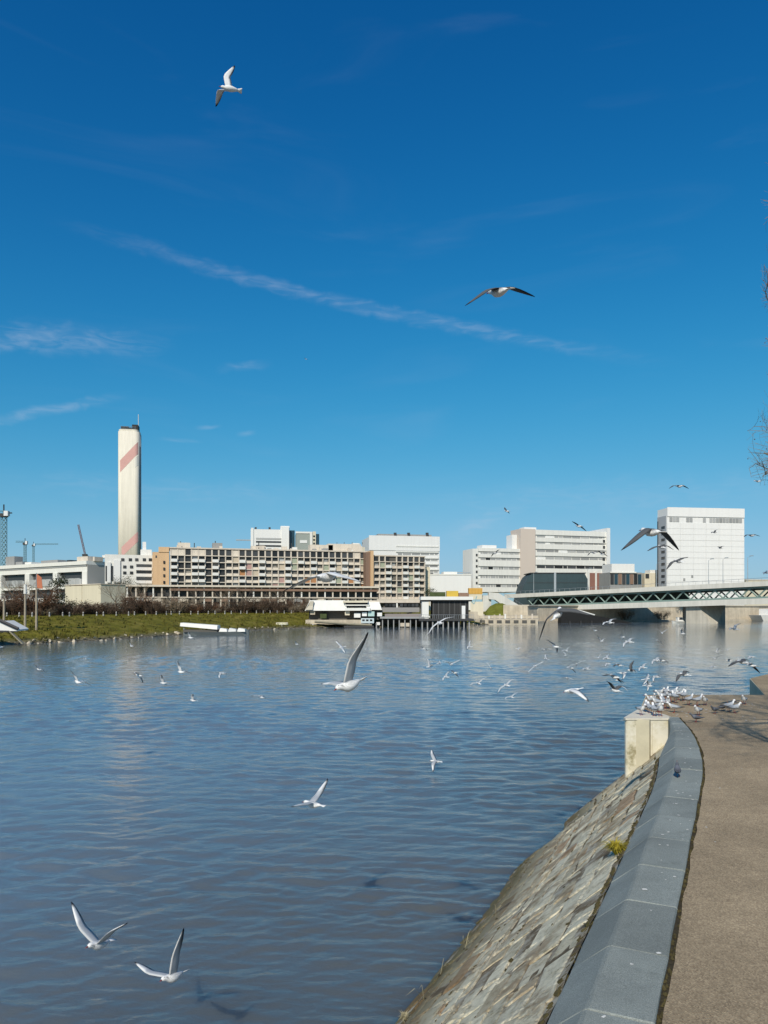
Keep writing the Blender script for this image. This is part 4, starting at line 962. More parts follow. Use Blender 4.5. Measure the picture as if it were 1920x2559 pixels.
def grow(b, p, d, ln, r, depth, rg, spread=.5, up=.12, seeds=None, keep=None, sides=5):
    q = p+d*ln
    mid = p+d*ln*.5+Vector((rg.uniform(-1,1),rg.uniform(-1,1),rg.uniform(-.5,.5)))*ln*.07
    if keep and not keep(q, r): return
    b.tube([p, mid, q], [r, r*.85, r*.68], sides if depth > 2 else 3, False)
    if depth == 0:
        if seeds is not None: seeds.append(q)
        return
    n = rg.choice([2,3,3]) if depth > 1 else rg.choice([3,4,5])
    for k in range(n):
        ax = Vector((rg.gauss(0,1),rg.gauss(0,1),rg.gauss(0,1))).normalized()
        nd = (d+ax*rg.uniform(.5,1.15)*spread*1.5+Vector((0,0,up))).normalized()
        s = p.lerp(q, rg.uniform(.45,1)) if k else q
        grow(b, s, nd, ln*rg.uniform(.58,.85), r*(.66 if k == 0 else .5), depth-1, rg, spread, up, seeds, keep, sides)
def bare_tree(name, label, loc, h, seed, m, depth=4, group=None):
    rg = random.Random(seed); root = thing(name, label, 'tree', loc, group=group)
    t = MB(); t.tube([(0,0,-.4),(.05,0,h*.18),(.0,.05,h*.36)], [h*.022,h*.018,h*.015], 8); t.build('trunk', m, root, True)
    c = MB()
    for k in range(5):
        a = k*1.3+rg.uniform(0,.5); grow(c, Vector((0,.05,h*.30+k*h*.012)), Vector((math.cos(a)*.75,math.sin(a)*.75,.9)).normalized(), h*.24, h*.010, depth, rg)
    c.build('crown', m, root); return root
bark = mat('grey_bark', (.11,.09,.07), .9, .3, 2)
for k, (x, off, h, lab) in enumerate(((284,22,7.5,'slender bare tree in front of the dark podium openings'),(430,24,7.0,'bare young tree behind the white canopy boat'),(560,23,7.2,'bare tree in front of the terrace posts'),(620,26,8.0,'taller bare tree at the middle of the terrace'),(690,24,7.6,'bare tree beside the landing-stage restaurant'),(735,22,6.6,'small bare tree next to the restaurant roof'),(30,26,7.5,'bare tree behind the weathered mooring poles'),(112,25,7.0,'bare tree between the flag pole and the evergreen'),(350,25,7.4,'bare tree below the apricot end wall'),(500,26,6.8,'bare tree below the first balconies'))):
    bare_tree('bare_tree', lab, bank_at(x, off), h, 50+k, bark if k % 2 else twig_cols[1], 4)
def leafy(name, label, loc, h, w, seed, m, n=1500, cat='tree'):
    r = random.Random(seed); root = thing(name, label, cat, loc)
    t = MB(); t.tube([(0,0,-.3),(0,0,h*.5),(0,0,h*.85)], [h*.03,h*.02,h*.006], 6)
    for k in range(8): a = r.uniform(0,6.28); z = h*r.uniform(.25,.7); t.tube([(0,0,z),(math.cos(a)*w*.35,math.sin(a)*w*.35,z+h*.12)], [h*.008,h*.003], 4)
    t.build('trunk', bark, root)
    cl = [Vector((r.gauss(0,1)*w*.24, r.gauss(0,1)*w*.24, h*r.uniform(.25,.95))) for _ in range(26)]
    b = MB()
    for k in range(n):
        c = r.choice(cl); p = c+Vector((r.gauss(0,1),r.gauss(0,1),r.gauss(0,.8)))*w*.10; s = r.uniform(.08,.2)
        u = Vector((r.gauss(0,1),r.gauss(0,1),r.gauss(0,1))).normalized()*s; v = u.cross(Vector((r.gauss(0,1),r.gauss(0,1),r.gauss(0,1)))).normalized()*s*.6
        i = len(b.v); b.v += [tuple(p-u),tuple(p+v),tuple(p+u),tuple(p-v)]; b.f.append((i,i+1,i+2,i+3))
    b.build('crown', m, root); return root
ever = mat('evergreen_leaves', (.035,.045,.020), .8, .4, 2, spec=.2)
leafy('evergreen_tree', 'dark evergreen tree by the blank cream wall', bank_at(148, 23), 6.8, 4.6, 5, ever)
leafy('evergreen_tree', 'dark rounded evergreen in front of the white ribbon-window building', (at(310,1519,270).x, 270, 9.5), 7.0, 9, 6, ever)
leafy('evergreen_tree', 'dark shrub-like evergreen beside the end of the apartment wing', (at(1078,1519,262).x, 262, 7.0), 4.6, 6, 8, ever)
leafy('evergreen_tree', 'small bush on the quay wall under the bridge', (at(1700,1519,276).x, 275, 5.9), 3.0, 3.4, 9, mat('olive_leaves', (.09,.08,.035), .8, .4, 2), 700, 'bush')
for k, (x, d, lab) in enumerate(((1560,270,'bare pinkish shrub growing out of the quay wall'),(1650,274,'second bare shrub on the quay wall near the pier'))):
    o = thing('shrub', lab, 'shrub', (at(x,1519,d).x, d-2, 1.0)); q = bpy.data.objects.new('twigs', protos[1]); col.objects.link(q); q.parent = o; o.scale = (1.2,1.2,1.2)
# pale things lying on the lawn: upturned dinghies
for k, x in enumerate((704,781)):
    p = bank_at(x, 3.5); root = thing('upturned_dinghy', 'small pale upturned dinghy on the grass near the restaurant' if k else 'small pale upturned dinghy on the grass beside the passenger boat', 'boat', p, R(20))
    b = MB()
    for i, (t, w, z) in enumerate(((-1.5,.5,.35),(-.6,.7,.55),(.5,.65,.55),(1.5,.1,.25))): b.v += [(t,-w,0),(t,-w*.6,z*.8),(t,0,z),(t,w*.6,z*.8),(t,w,0)]
    b.f = [(i*5+j,i*5+j+5,i*5+j+6,i*5+j+1) for i in range(3) for j in range(4)]+[(0,1,2,3,4),(19,18,17,16,15)]; b.build('hull', mat('dinghy_cream', (.66,.62,.42), .6, .08, 2), root, True)
    MB().box(-1.5,1.4,-.03,.03,.3,.6).build('keel', tan_conc, root)

# ------------------------------------------------------------------ near quay: promenade, granite coping, sloped stone facing
ZP = 2.5
INNER = [(-4.2,-8),(-1.6,-2.4),(0.0,1.0),(1.63,4.45),(2.58,6.46),(4.08,9.63),(4.96,11.55),(5.61,13.2),(6.18,14.9),(6.72,16.9)]
def cr_curve(P, n):
    P = [Vector(p) for p in P]; out = []
    for i in range(len(P)-1):
        p0, p1, p2, p3 = P[max(i-1,0)], P[i], P[i+1], P[min(i+2,len(P)-1)]
        for j in range(n):
            t = j/n; out.append(0.5*((2*p1)+(p2-p0)*t+(2*p0-5*p1+4*p2-p3)*t*t+(3*p1-p0-3*p2+p3)*t**3))
    out.append(P[-1]); return out
QC = cr_curve(INNER, 30)
acc = [0.0]
for a, b in zip(QC, QC[1:]): acc.append(acc[-1]+(b-a).length)
QL = acc[-1]
def qpt(s, off, z):
    """point at arc length s along the quay, off metres out towards the water from the promenade edge"""
    s_ = min(max(s, 0), QL-1e-6); i = int(np.searchsorted(acc, s_, side='right'))-1; i = min(i, len(QC)-2)
    t = (s_-acc[i])/(acc[i+1]-acc[i]); p = QC[i].lerp(QC[i+1], t)
    i0 = max(i-6,0); i1 = min(i+7,len(QC)-1); d = (QC[i1]-QC[i0]).normalized(); n = Vector((-d.y, d.x)); p = p+d*(s-s_)
    return Vector((p.x+n.x*off, p.y+n.y*off, z))
# promenade
asph = bpy.data.materials.new('promenade_asphalt'); asph.use_nodes = True
n_, l_ = asph.node_tree.nodes, asph.node_tree.links; bs = n_['Principled BSDF']; bs.inputs['Roughness'].default_value = .92; bs.inputs['Specular IOR Level'].default_value = .2
g_ = n_.new('ShaderNodeNewGeometry')
def nz_(scale, detail, rough=.6):
    t = n_.new('ShaderNodeTexNoise'); t.inputs['Scale'].default_value = scale; t.inputs['Detail'].default_value = detail; t.inputs['Roughness'].default_value = rough; l_.new(g_.outputs['Position'], t.inputs['Vector']); return t.outputs[0]
vo = n_.new('ShaderNodeTexVoronoi'); vo.inputs['Scale'].default_value = 85; l_.new(g_.outputs['Position'], vo.inputs['Vector'])
cr1 = n_.new('ShaderNodeValToRGB'); l_.new(vo.outputs['Color'], cr1.inputs[0]); e = cr1.color_ramp.elements
e[0].position = 0.0; e[0].color = (.225,.168,.108,1); e[1].position = 1.0; e[1].color = (.49,.38,.245,1); x_ = e.new(.55); x_.color = (.35,.272,.174,1)
m1 = n_.new('ShaderNodeMapRange'); l_.new(nz_(.55, 8, .7), m1.inputs[0]); m1.inputs[1].default_value = .3; m1.inputs[2].default_value = .72; m1.inputs[3].default_value = .70; m1.inputs[4].default_value = 1.22
m2 = n_.new('ShaderNodeMapRange'); l_.new(nz_(9, 4), m2.inputs[0]); m2.inputs[1].default_value = .3; m2.inputs[2].default_value = .7; m2.inputs[3].default_value = .9; m2.inputs[4].default_value = 1.1
mm_ = n_.new('ShaderNodeMath'); mm_.operation = 'MULTIPLY'; l_.new(m1.outputs[0], mm_.inputs[0]); l_.new(m2.outputs[0], mm_.inputs[1])
st_ = n_.new('ShaderNodeMapRange'); l_.new(nz_(.9, 5, .8), st_.inputs[0]); st_.inputs[1].default_value = .60; st_.inputs[2].default_value = .68; st_.inputs[3].default_value = 1.0; st_.inputs[4].default_value = .78
mm3 = n_.new('ShaderNodeMath'); mm3.operation = 'MULTIPLY'; l_.new(mm_.outputs[0], mm3.inputs[0]); l_.new(st_.outputs[0], mm3.inputs[1]); mm_ = mm3
vs_ = n_.new('ShaderNodeVectorMath'); vs_.operation = 'SCALE'; l_.new(cr1.outputs[0], vs_.inputs[0]); l_.new(mm_.outputs[0], vs_.inputs['Scale']); l_.new(vs_.outputs[0], bs.inputs['Base Color'])
bp_ = n_.new('ShaderNodeBump'); bp_.inputs['Strength'].default_value = .7; bp_.inputs['Distance'].default_value = .008; l_.new(vo.outputs['Distance'], bp_.inputs['Height']); l_.new(bp_.outputs[0], bs.inputs['Normal'])
quay_conc = mat('quay_concrete', (.56,.51,.37), .9, .16, 1.6, bump=.25, bscale=14, coord='World', streaks=.15)
rq = random.Random(8)
edge = [qpt(s, -.035+rq.uniform(-.012,.012), 0).xy for s in np.linspace(0, QL, 120)]
far_edge = [(6.62,16.9),(5.52,16.85),(6.3,18.2),(7.55,21.3),(10.95,21.3),(13.0,26.3),(15.3,28.9),(46,80),(95,166),(160,290),(320,560)]
poly = [tuple(p) for p in edge]+far_edge+[(700,560),(700,-90),(-4.2,-90)]
b = MB(); b.v = [(x,y,ZP) for x,y in poly]+[(x,y,-2.4) for x,y in poly]; n = len(poly); b.f = [tuple(range(n-1,-1,-1))]
prom = b.build('promenade', asph); tag(prom, kind='structure')
# landing walls below the promenade where it ends at the water
b = MB()
LW = [(6.60,16.88),(5.50,16.83),(6.28,18.2),(7.53,21.32),(10.95,21.32),(12.98,26.32),(15.28,28.92),(46,80.05),(95,166.05),(160,290.05)]
landing = thing('landing_wall', 'pale concrete landing wall where the promenade ends at the water', 'wall', (5.5,16.8,0))
o_ = Vector((5.5,16.8))
for k, (p, q) in enumerate(zip(LW[1:], LW[2:])):
    p, q = Vector(p)-o_, Vector(q)-o_; d = (q-p).normalized(); nn = Vector((d.y,-d.x))   # into the land
    m = MB(); c = [p, q, q+nn*.5, p+nn*.5]; m.hexa([(v.x,v.y,-2.4) for v in c]+[(v.x,v.y,ZP-.012) for v in c]); m.build('wall_section', quay_conc, landing)
# concrete block that ends the sloped facing
blk = thing('concrete_block', 'pale weathered concrete end block beside the sloping stone facing', 'block', (5.46,16.72,0))
bconc = bpy.data.materials.new('block_concrete'); bconc.use_nodes = True
n_, l_ = bconc.node_tree.nodes, bconc.node_tree.links; bs = n_['Principled BSDF']; bs.inputs['Roughness'].default_value = .9; g_ = n_.new('ShaderNodeNewGeometry')
c1 = n_.new('ShaderNodeValToRGB'); l_.new(nz_(2.2, 9, .72), c1.inputs[0]); e = c1.color_ramp.elements; e[0].position = .34; e[0].color = (.24,.21,.11,1); e[1].position = .60; e[1].color = (.68,.65,.55,1); x_ = e.new(.46); x_.color = (.56,.52,.39,1)
l_.new(c1.outputs[0], bs.inputs['Base Color']); bp_ = n_.new('ShaderNodeBump'); bp_.inputs['Strength'].default_value = .4; bp_.inputs['Distance'].default_value = .02; l_.new(nz_(16, 6), bp_.inputs['Height']); l_.new(bp_.outputs[0], bs.inputs['Normal'])
c = .03
m = MB(); m.prism([(c,0),(.58,.011),(1.08-c,0.02),(1.08,c+.02),(1.08,.55),(.9,1.4),(.75,1.4),(0,.1),(0,c)], -2.4, ZP-.03); m.build('block_body', bconc, blk)
m = MB(); m.prism([(-.02,-.02),(1.10,.0),(1.10,.55),(.9,1.42),(.74,1.42),(-.02,.1)], ZP-.03, ZP+.012); m.build('block_cap', mat('cap_concrete', (.60,.56,.47), .9, .15, 3, bump=.2, bscale=20), blk)
m = MB(); m.box(.585,.595,.008,.03,-.5,ZP-.1); m.build('form_joint', mat('joint_dark', (.46,.42,.30), .9, .2, 4), blk)

# embankment: granite coping stones and rubble facing
emb = thing('embankment_wall', 'sloping quay wall of rubble stone with blue-grey granite coping', 'wall', (0,0,0))
gran = bpy.data.materials.new('granite'); gran.use_nodes = True
n_, l_ = gran.node_tree.nodes, gran.node_tree.links; bs = n_['Principled BSDF']; bs.inputs['Roughness'].default_value = .75; bs.inputs['Specular IOR Level'].default_value = .3; g_ = n_.new('ShaderNodeNewGeometry')
c1 = n_.new('ShaderNodeValToRGB'); l_.new(nz_(120, 3, .8), c1.inputs[0]); e = c1.color_ramp.elements; e[0].position = .30; e[0].color = (.12,.135,.125,1); e[1].position = .72; e[1].color = (.34,.365,.335,1); x_ = e.new(.5); x_.color = (.218,.238,.218,1)
m1 = n_.new('ShaderNodeMapRange'); l_.new(nz_(1.3, 7, .65), m1.inputs[0]); m1.inputs[1].default_value = .3; m1.inputs[2].default_value = .7; m1.inputs[3].default_value = .8; m1.inputs[4].default_value = 1.18
oi = n_.new('ShaderNodeObjectInfo'); m2 = n_.new('ShaderNodeMapRange'); l_.new(oi.outputs['Random'], m2.inputs[0]); m2.inputs[3].default_value = .88; m2.inputs[4].default_value = 1.12
mm_ = n_.new('ShaderNodeMath'); mm_.operation = 'MULTIPLY'; l_.new(m1.outputs[0], mm_.inputs[0]); l_.new(m2.outputs[0], mm_.inputs[1])
vs_ = n_.new('ShaderNodeVectorMath'); vs_.operation = 'SCALE'; l_.new(c1.outputs[0], vs_.inputs[0]); l_.new(mm_.outputs[0], vs_.inputs['Scale']); # lichen blooms, droppings and dark water stains on the granite
v1 = n_.new('ShaderNodeMapRange'); l_.new(nz_(14, 6, .7), v1.inputs[0]); v1.inputs[1].default_value = .66; v1.inputs[2].default_value = .74; v1.inputs[4].default_value = .55
x1 = n_.new('ShaderNodeMix'); x1.data_type = 'RGBA'; l_.new(v1.outputs[0], x1.inputs[0]); l_.new(vs_.outputs[0], x1.inputs[6]); x1.inputs[7].default_value = (.46,.46,.42,1)
v2 = n_.new('ShaderNodeMapRange'); l_.new(nz_(3.1, 8, .75), v2.inputs[0]); v2.inputs[1].default_value = .56; v2.inputs[2].default_value = .72; v2.inputs[4].default_value = .5
x2 = n_.new('ShaderNodeMix'); x2.data_type = 'RGBA'; l_.new(v2.outputs[0], x2.inputs[0]); l_.new(x1.outputs[2], x2.inputs[6]); x2.inputs[7].default_value = (.115,.125,.11,1)
l_.new(x2.outputs[2], bs.inputs['Base Color'])
bp_ = n_.new('ShaderNodeBump'); bp_.inputs['Strength'].default_value = .5; bp_.inputs['Distance'].default_value = .010; l_.new(nz_(45, 7, .75), bp_.inputs['Height']); l_.new(bp_.outputs[0], bs.inputs['Normal'])
TW, CW, CD = .41, .27, .225          # coping: top width, chamfer run, chamfer drop
def taper(s):                        # the chamfer runs out towards the end block
    t = max(0, min(1, (QL-.2-s)/4.2)); return t*t*(3-2*t)
def cprof(s):
    k = taper(s); tw = .24+.17*k; cw = .015+(CW-.015)*k; cd = .02+(CD-.02)*k
    return [(0,-.4),(0,.0-.012),(.012,0),(tw-.02,0),(tw+.012,-.012),(tw+cw-.012,-cd+.006),(tw+cw,-cd-.02),(tw+cw,-.9)]
s = 0.0; SL = .957; k = 0
s0 = next(acc[i] for i, p in enumerate(QC) if p.y > 4.42)-7*SL-.03
while s0+k*SL < QL-.1:
    a, e_ = s0+k*SL+.005, min(s0+(k+1)*SL-.005, QL); k += 1
    if a < 0: continue
    m = MB(); N = 8; dz = rq.uniform(-.004,.004)
    ss = [a, a+.008, (a+e_)/2, e_-.008, e_]
    for i, sv in enumerate(ss):
        sh = .006 if i in (0,4) else 0
        for (o, z) in cprof(sv): 
            q = qpt(sv, o+rq.uniform(-.005,.005), ZP+.012+z+dz-sh+rq.uniform(-.003,.003)); m.v.append(tuple(q))
    for i in range(4):
        for j in range(N): m.f.append((i*N+j, i*N+(j+1)%N, (i+1)*N+(j+1)%N, (i+1)*N+j))
    m.f += [tuple(range(N-1,-1,-1)), tuple(4*N+j for j in range(N))]
    m.build('coping_stone', gran, emb)
# pale mortar in the coping joints
m = MB(); N = 6; ns = 90
for i in range(ns):
    k_ = taper(QL*i/(ns-1)); tw = .24+.17*k_; cw = .015+(CW-.015)*k_; cd = .02+(CD-.02)*k_
    for (o, z) in [(.006,-.2),(.006,.0),(tw-.02,0),(tw,-.008),(tw+cw-.03,-cd+.01),(tw+cw-.03,-.4)]: m.v.append(tuple(qpt(QL*i/(ns-1), o, ZP+.003+z)))
for i in range(ns-1):
    for j in range(N-1): m.f.append((i*N+j, i*N+j+1, (i+1)*N+j+1, (i+1)*N+j))
m.build('joint_mortar', mat('pale_mortar', (.40,.41,.40), .9, .2, 12, coord='World'), emb)
# facing bed
SA = R(41.5)
def spt(s, v, lift=0.0):
    """point on the sloped facing: v metres down the slope, lifted off its plane"""
    k = taper(s); O0 = .24+.17*k+.015+(CW-.015)*k+.035; Z0 = ZP-(.02+(CD-.02)*k)-.035-.50*(1-k)
    return qpt(s, O0+v*math.cos(SA)+lift*math.sin(SA), Z0-v*math.sin(SA)+lift*math.cos(SA))
bed = bpy.data.materials.new('facing_mortar'); bed.use_nodes = True
n_, l_ = bed.node_tree.nodes, bed.node_tree.links; bs = n_['Principled BSDF']; bs.inputs['Roughness'].default_value = .95; g_ = n_.new('ShaderNodeNewGeometry')
c1 = n_.new('ShaderNodeValToRGB'); l_.new(nz_(2.6, 10, .75), c1.inputs[0]); e = c1.color_ramp.elements; e[0].position = .36; e[0].color = (.045,.034,.020,1); e[1].position = .60; e[1].color = (.42,.39,.31,1); x_ = e.new(.47); x_.color = (.16,.115,.06,1)
l_.new(c1.outputs[0], bs.inputs['Base Color']); bp_ = n_.new('ShaderNodeBump'); bp_.inputs['Strength'].default_value = .8; bp_.inputs['Distance'].default_value = .03; l_.new(nz_(22, 8, .7), bp_.inputs['Height']); l_.new(bp_.outputs[0], bs.inputs['Normal'])
VL = 5.0; ns, nv = 110, 14; m = MB()
for i in range(ns+1):
    for j in range(nv+1): m.v.append(tuple(spt(QL*i/ns, -.03+VL*j/nv, rq.uniform(-.012,.012))))
for i in range(ns):
    for j in range(nv): a = i*(nv+1)+j; m.f.append((a, a+1, a+nv+2, a+nv+1))
m.build('mortar_bed', bed, emb)
# rubble stones
def stone_mat(name, c0, c1c, rough_c):
    mt = bpy.data.materials.new(name); mt.use_nodes = True; n2, l2 = mt.node_tree.nodes, mt.node_tree.links; b2 = n2['Principled BSDF']; b2.inputs['Roughness'].default_value = .9; b2.inputs['Specular IOR Level'].default_value = .2
    g2 = n2.new('ShaderNodeNewGeometry'); t = n2.new('ShaderNodeTexNoise'); t.inputs['Scale'].default_value = 7; t.inputs['Detail'].default_value = 10; t.inputs['Roughness'].default_value = .75; l2.new(g2.outputs['Position'], t.inputs['Vector'])
    r2 = n2.new('ShaderNodeValToRGB'); l2.new(t.outputs[0], r2.inputs[0]); q = r2.color_ramp.elements; q[0].position = .33; q[0].color = rough_c+(1,); q[1].position = .7; q[1].color = c1c+(1,); y = q.new(.47); y.color = c0+(1,)
    o2 = n2.new('ShaderNodeObjectInfo'); mr = n2.new('ShaderNodeMapRange'); l2.new(o2.outputs['Random'], mr.inputs[0]); mr.inputs[3].default_value = .97; mr.inputs[4].default_value = 1.22
    v2 = n2.new('ShaderNodeVectorMath'); v2.operation = 'SCALE'; l2.new(r2.outputs[0], v2.inputs[0]); l2.new(mr.outputs[0], v2.inputs['Scale'])
    # damp green-brown film on the stones that stand near the water line
    sx = n2.new('ShaderNodeSeparateXYZ'); l2.new(g2.outputs['Position'], sx.inputs[0])
    nx = n2.new('ShaderNodeMath'); nx.operation = 'MULTIPLY_ADD'; l2.new(t.outputs[0], nx.inputs[0]); nx.inputs[1].default_value = -.8; l2.new(sx.outputs[2], nx.inputs[2])
    ms = n2.new('ShaderNodeMapRange'); l2.new(nx.outputs[0], ms.inputs[0]); ms.inputs[1].default_value = -.25; ms.inputs[2].default_value = .55
    mx = n2.new('ShaderNodeMix'); mx.data_type = 'RGBA'; l2.new(ms.outputs[0], mx.inputs[0]); mx.inputs[6].default_value = (.13,.115,.06,1); l2.new(v2.outputs[0], mx.inputs[7])
    tw = n2.new('ShaderNodeTexNoise'); tw.inputs['Scale'].default_value = 1.5; tw.inputs['Detail'].default_value = 9; tw.inputs['Roughness'].default_value = .72; l2.new(g2.outputs['Position'], tw.inputs['Vector'])
    wr = n2.new('ShaderNodeMapRange'); l2.new(tw.outputs[0], wr.inputs[0]); wr.inputs[1].default_value = .50; wr.inputs[2].default_value = .60; wr.inputs[4].default_value = .62
    wx = n2.new('ShaderNodeMix'); wx.data_type = 'RGBA'; l2.new(wr.outputs[0], wx.inputs[0]); l2.new(mx.outputs[2], wx.inputs[6]); wx.inputs[7].default_value = (.20,.125,.060,1)
    l2.new(wx.outputs[2], b2.inputs['Base Color'])
    tb = n2.new('ShaderNodeTexNoise'); tb.inputs['Scale'].default_value = 30; tb.inputs['Detail'].default_value = 8; l2.new(g2.outputs['Position'], tb.inputs['Vector'])
    bb = n2.new('ShaderNodeBump'); bb.inputs['Strength'].default_value = .9; bb.inputs['Distance'].default_value = .035; l2.new(tb.outputs[0], bb.inputs['Height']); l2.new(bb.outputs[0], b2.inputs['Normal'])
    return mt
SM = [stone_mat('stone_grey', (.45,.41,.295), (.62,.57,.43), (.17,.135,.075)), stone_mat('stone_pale', (.52,.48,.355), (.68,.635,.49), (.21,.17,.10)), stone_mat('stone_tan', (.38,.325,.22), (.52,.46,.34), (.15,.11,.06)), stone_mat('stone_rust', (.36,.25,.15), (.48,.38,.26), (.14,.085,.045))]
cells = []
v = 0.05; row = 0; rs = random.Random(17)
while v < VL-.3:
    rh = rs.choice([.12,.16,.2,.26,.32])*rs.uniform(.85,1.15); s = -rs.uniform(0,.5)
    while s < QL-.35:
        ln = rs.choice([.22,.3,.4,.55,.7,.95])*rs.uniform(.8,1.25)
        cells.append((s, min(s+ln, QL-.15), v, v+rh)); s += ln
    v += rh; row += 1
stones = []
for (a, b_, v0, v1) in cells:
    g0 = rs.uniform(.003,.010) if rs.random() < .6 else rs.uniform(.014,.045); j = lambda: rs.uniform(-.04,.04)
    a0, b0, w0, w1 = a+g0, b_-g0, v0+g0*.8, v1-g0*.8
    if b0-a0 < .09 or rs.random() < .03: continue
    # irregular outline with six to eight corners
    ring = [(a0+j(),w0+j()*.7),((a0+b0)/2+j()*3,w0+j()*.8),(b0+j(),w0+j()*.7),(b0+j(),(w0+w1)/2),(b0+j(),w1+j()*.7),((a0+b0)/2+j()*3,w1+j()*.8),(a0+j(),w1+j()*.7),(a0+j(),(w0+w1)/2)]
    lift = rs.uniform(.003,.020); tilt = rs.uniform(-.012,.012)
    m = MB(); cs, cv = (a0+b0)/2, (w0+w1)/2; N = 8
    for (ps, pv) in ring: m.v.append(tuple(spt(ps, pv, -.05)))
    for (ps, pv) in ring: m.v.append(tuple(spt(ps, pv, lift*.55+tilt*(ps-cs))))
    for (ps, pv) in ring: m.v.append(tuple(spt(cs+(ps-cs)*.90, cv+(pv-cv)*.80, lift+tilt*(ps-cs)+rs.uniform(-.006,.006))))
    for q in range(N): r_ = (q+1)%N; m.f += [(q,r_,N+r_,N+q),(N+q,N+r_,2*N+r_,2*N+q)]
    m.f.append(tuple(2*N+q for q in range(N)))
    c = spt(cs, cv); dist = c.length
    size = (b0-a0)*(w1-w0)/(dist*dist) if c.y > 0 and c.z > -.25 else 0
    mi = rs.choices([0,1,2,3],[5,5,1.8,.35])[0]
    stones.append((size, m, mi))
stones.sort(key=lambda t: -t[0])
rest = [MB() for _ in SM]
for k, (sz, m, mi) in enumerate(stones):
    m.f = [tuple(reversed(f)) for f in m.f]
    if k < 300: m.build('stone', SM[mi], emb)
    else:
        r_ = rest[mi]; off = len(r_.v); r_.v += m.v; r_.f += [tuple(i+off for i in f) for f in m.f]
for r_, mt in zip(rest, SM):
    if r_.v: tag(r_.build('stone_rubble', mt, emb), kind='stuff')
# soil and moss in the joint between coping and asphalt, and below the coping
soil = mat('joint_soil', (.045,.038,.022), .95, .4, 20, bump=.8, bscale=60, coord='World')
for (o1, o2, z, nm) in ((-.07,.012,ZP-.022,'soil_joint'),):
    m = MB()
    for i in range(121):
        sv = QL*i/120; m.v += [tuple(qpt(sv,o1,z)), tuple(qpt(sv,o2,z+.004))]
    m.f = [(2*i,2*i+1,2*i+3,2*i+2) for i in range(120)]; m.build(nm, soil, emb)
moss = MB(); rm = random.Random(4)
def clump(p, r, nrm):
    pts = []
    base = len(moss.v)
    for k in range(6): t = k*1.047; moss.v.append((p.x+math.cos(t)*r*rm.uniform(.6,1.2), p.y+math.sin(t)*r*rm.uniform(.6,1.2), p.z-.01))
    moss.v.append((p.x+nrm.x*r*.5, p.y+nrm.y*r*.5, p.z+r*rm.uniform(.4,.8)))
    for k in range(6): moss.f.append((base+k, base+(k+1)%6, base+6))
for _ in range(620):
    sv = rm.uniform(0, QL); clump(qpt(sv, -.02+rm.gauss(0,.012), ZP-.005), rm.uniform(.008,.022), Vector((0,0,1)))
for _ in range(900):
    sv = rm.uniform(0, QL); clump(spt(sv, -.01+abs(rm.gauss(0,.02)), .0), rm.uniform(.012,.04), Vector((0,0,1)))
for _ in range(700):
    (a, b_, v0, v1) = rm.choice(cells); clump(spt(rm.uniform(a,b_), v1 if rm.random() < .6 else v0, .004), rm.uniform(.012,.04), Vector((0,0,1)))
for q in range(26):      # a longer weedy seam in the upper facing
    pass
tag(moss.build('moss_growth', mat('moss_brown', (.060,.050,.020), .95, .5, 9, coord='World'), emb), kind='stuff')
# grass tuft growing from the facing and dry stalks along the water line
def tuft(name, label, c, n, h, spread, m, seed, cat='plant'):
    r = random.Random(seed); root = thing(name, label, cat, c); b = MB()
    for k in range(n):
        a = r.uniform(0,6.28); out = r.uniform(.1,1)*spread; hh = h*r.uniform(.5,1); w = r.uniform(.002,.005)
        d = Vector((math.cos(a), math.sin(a), 0)); sd = Vector((-d.y, d.x, 0))*w; p0 = d*.02*r.random(); p1 = d*out*.5+Vector((0,0,hh*.75)); p2 = d*out+Vector((0,0,hh*r.uniform(.5,1)))
        i = len(b.v); b.v += [tuple(p0-sd),tuple(p0+sd),tuple(p1+sd),tuple(p1-sd),tuple(p2)]; b.f += [(i,i+1,i+2,i+3),(i+3,i+2,i+4)]
    b.build('blades', m, root); MB().tube([(0,0,-.05),(0,0,.02)], [.03,.02], 6).build('root_clump', soil, root); return root
def slope_hit(x, y):
    best = None
    for sv in np.linspace(0, QL, 260):
        for vv in np.linspace(0, 3.4, 60):
            p = spt(sv, vv); 
            if p.y < .5: continue
            e = (HX+F*p.x/p.y-x)**2+(HY-F*(p.z-H)/p.y-y)**2
            if best is None or e < best[0]: best = (e, p, sv, vv)
    return best[1]
ygreen = mat('yellow_grass', (.36,.30,.035), .8, .3, 12, spec=.1)
tuft('grass_tuft', 'yellow-green grass tuft growing out of the stone facing', slope_hit(1543,2136), 380, .19, .23, ygreen, 3)
straw = mat('dry_straw', (.36,.32,.20), .9, .2, 12, spec=.1)
tuft('dry_grass', 'dry straw-coloured grass at the water edge at the foot of the facing', slope_hit(1010,2552), 70, .13, .14, straw, 5)
for k, (x, y) in enumerate(((1100,2440),(1165,2372),(1062,2500),(1240,2300))):
    tuft('dry_stalks', 'thin dry stalks leaning from the facing over the water', slope_hit(x, y), 4, .3, .34, straw, 20+k)['group'] = 'dry stalks along the water edge'
tuft('small_weed', 'small dark weed in the joint below the coping', slope_hit(1478,2330), 40, .06, .06, mat('weed_green', (.08,.075,.03), .9, .3, 8), 9)

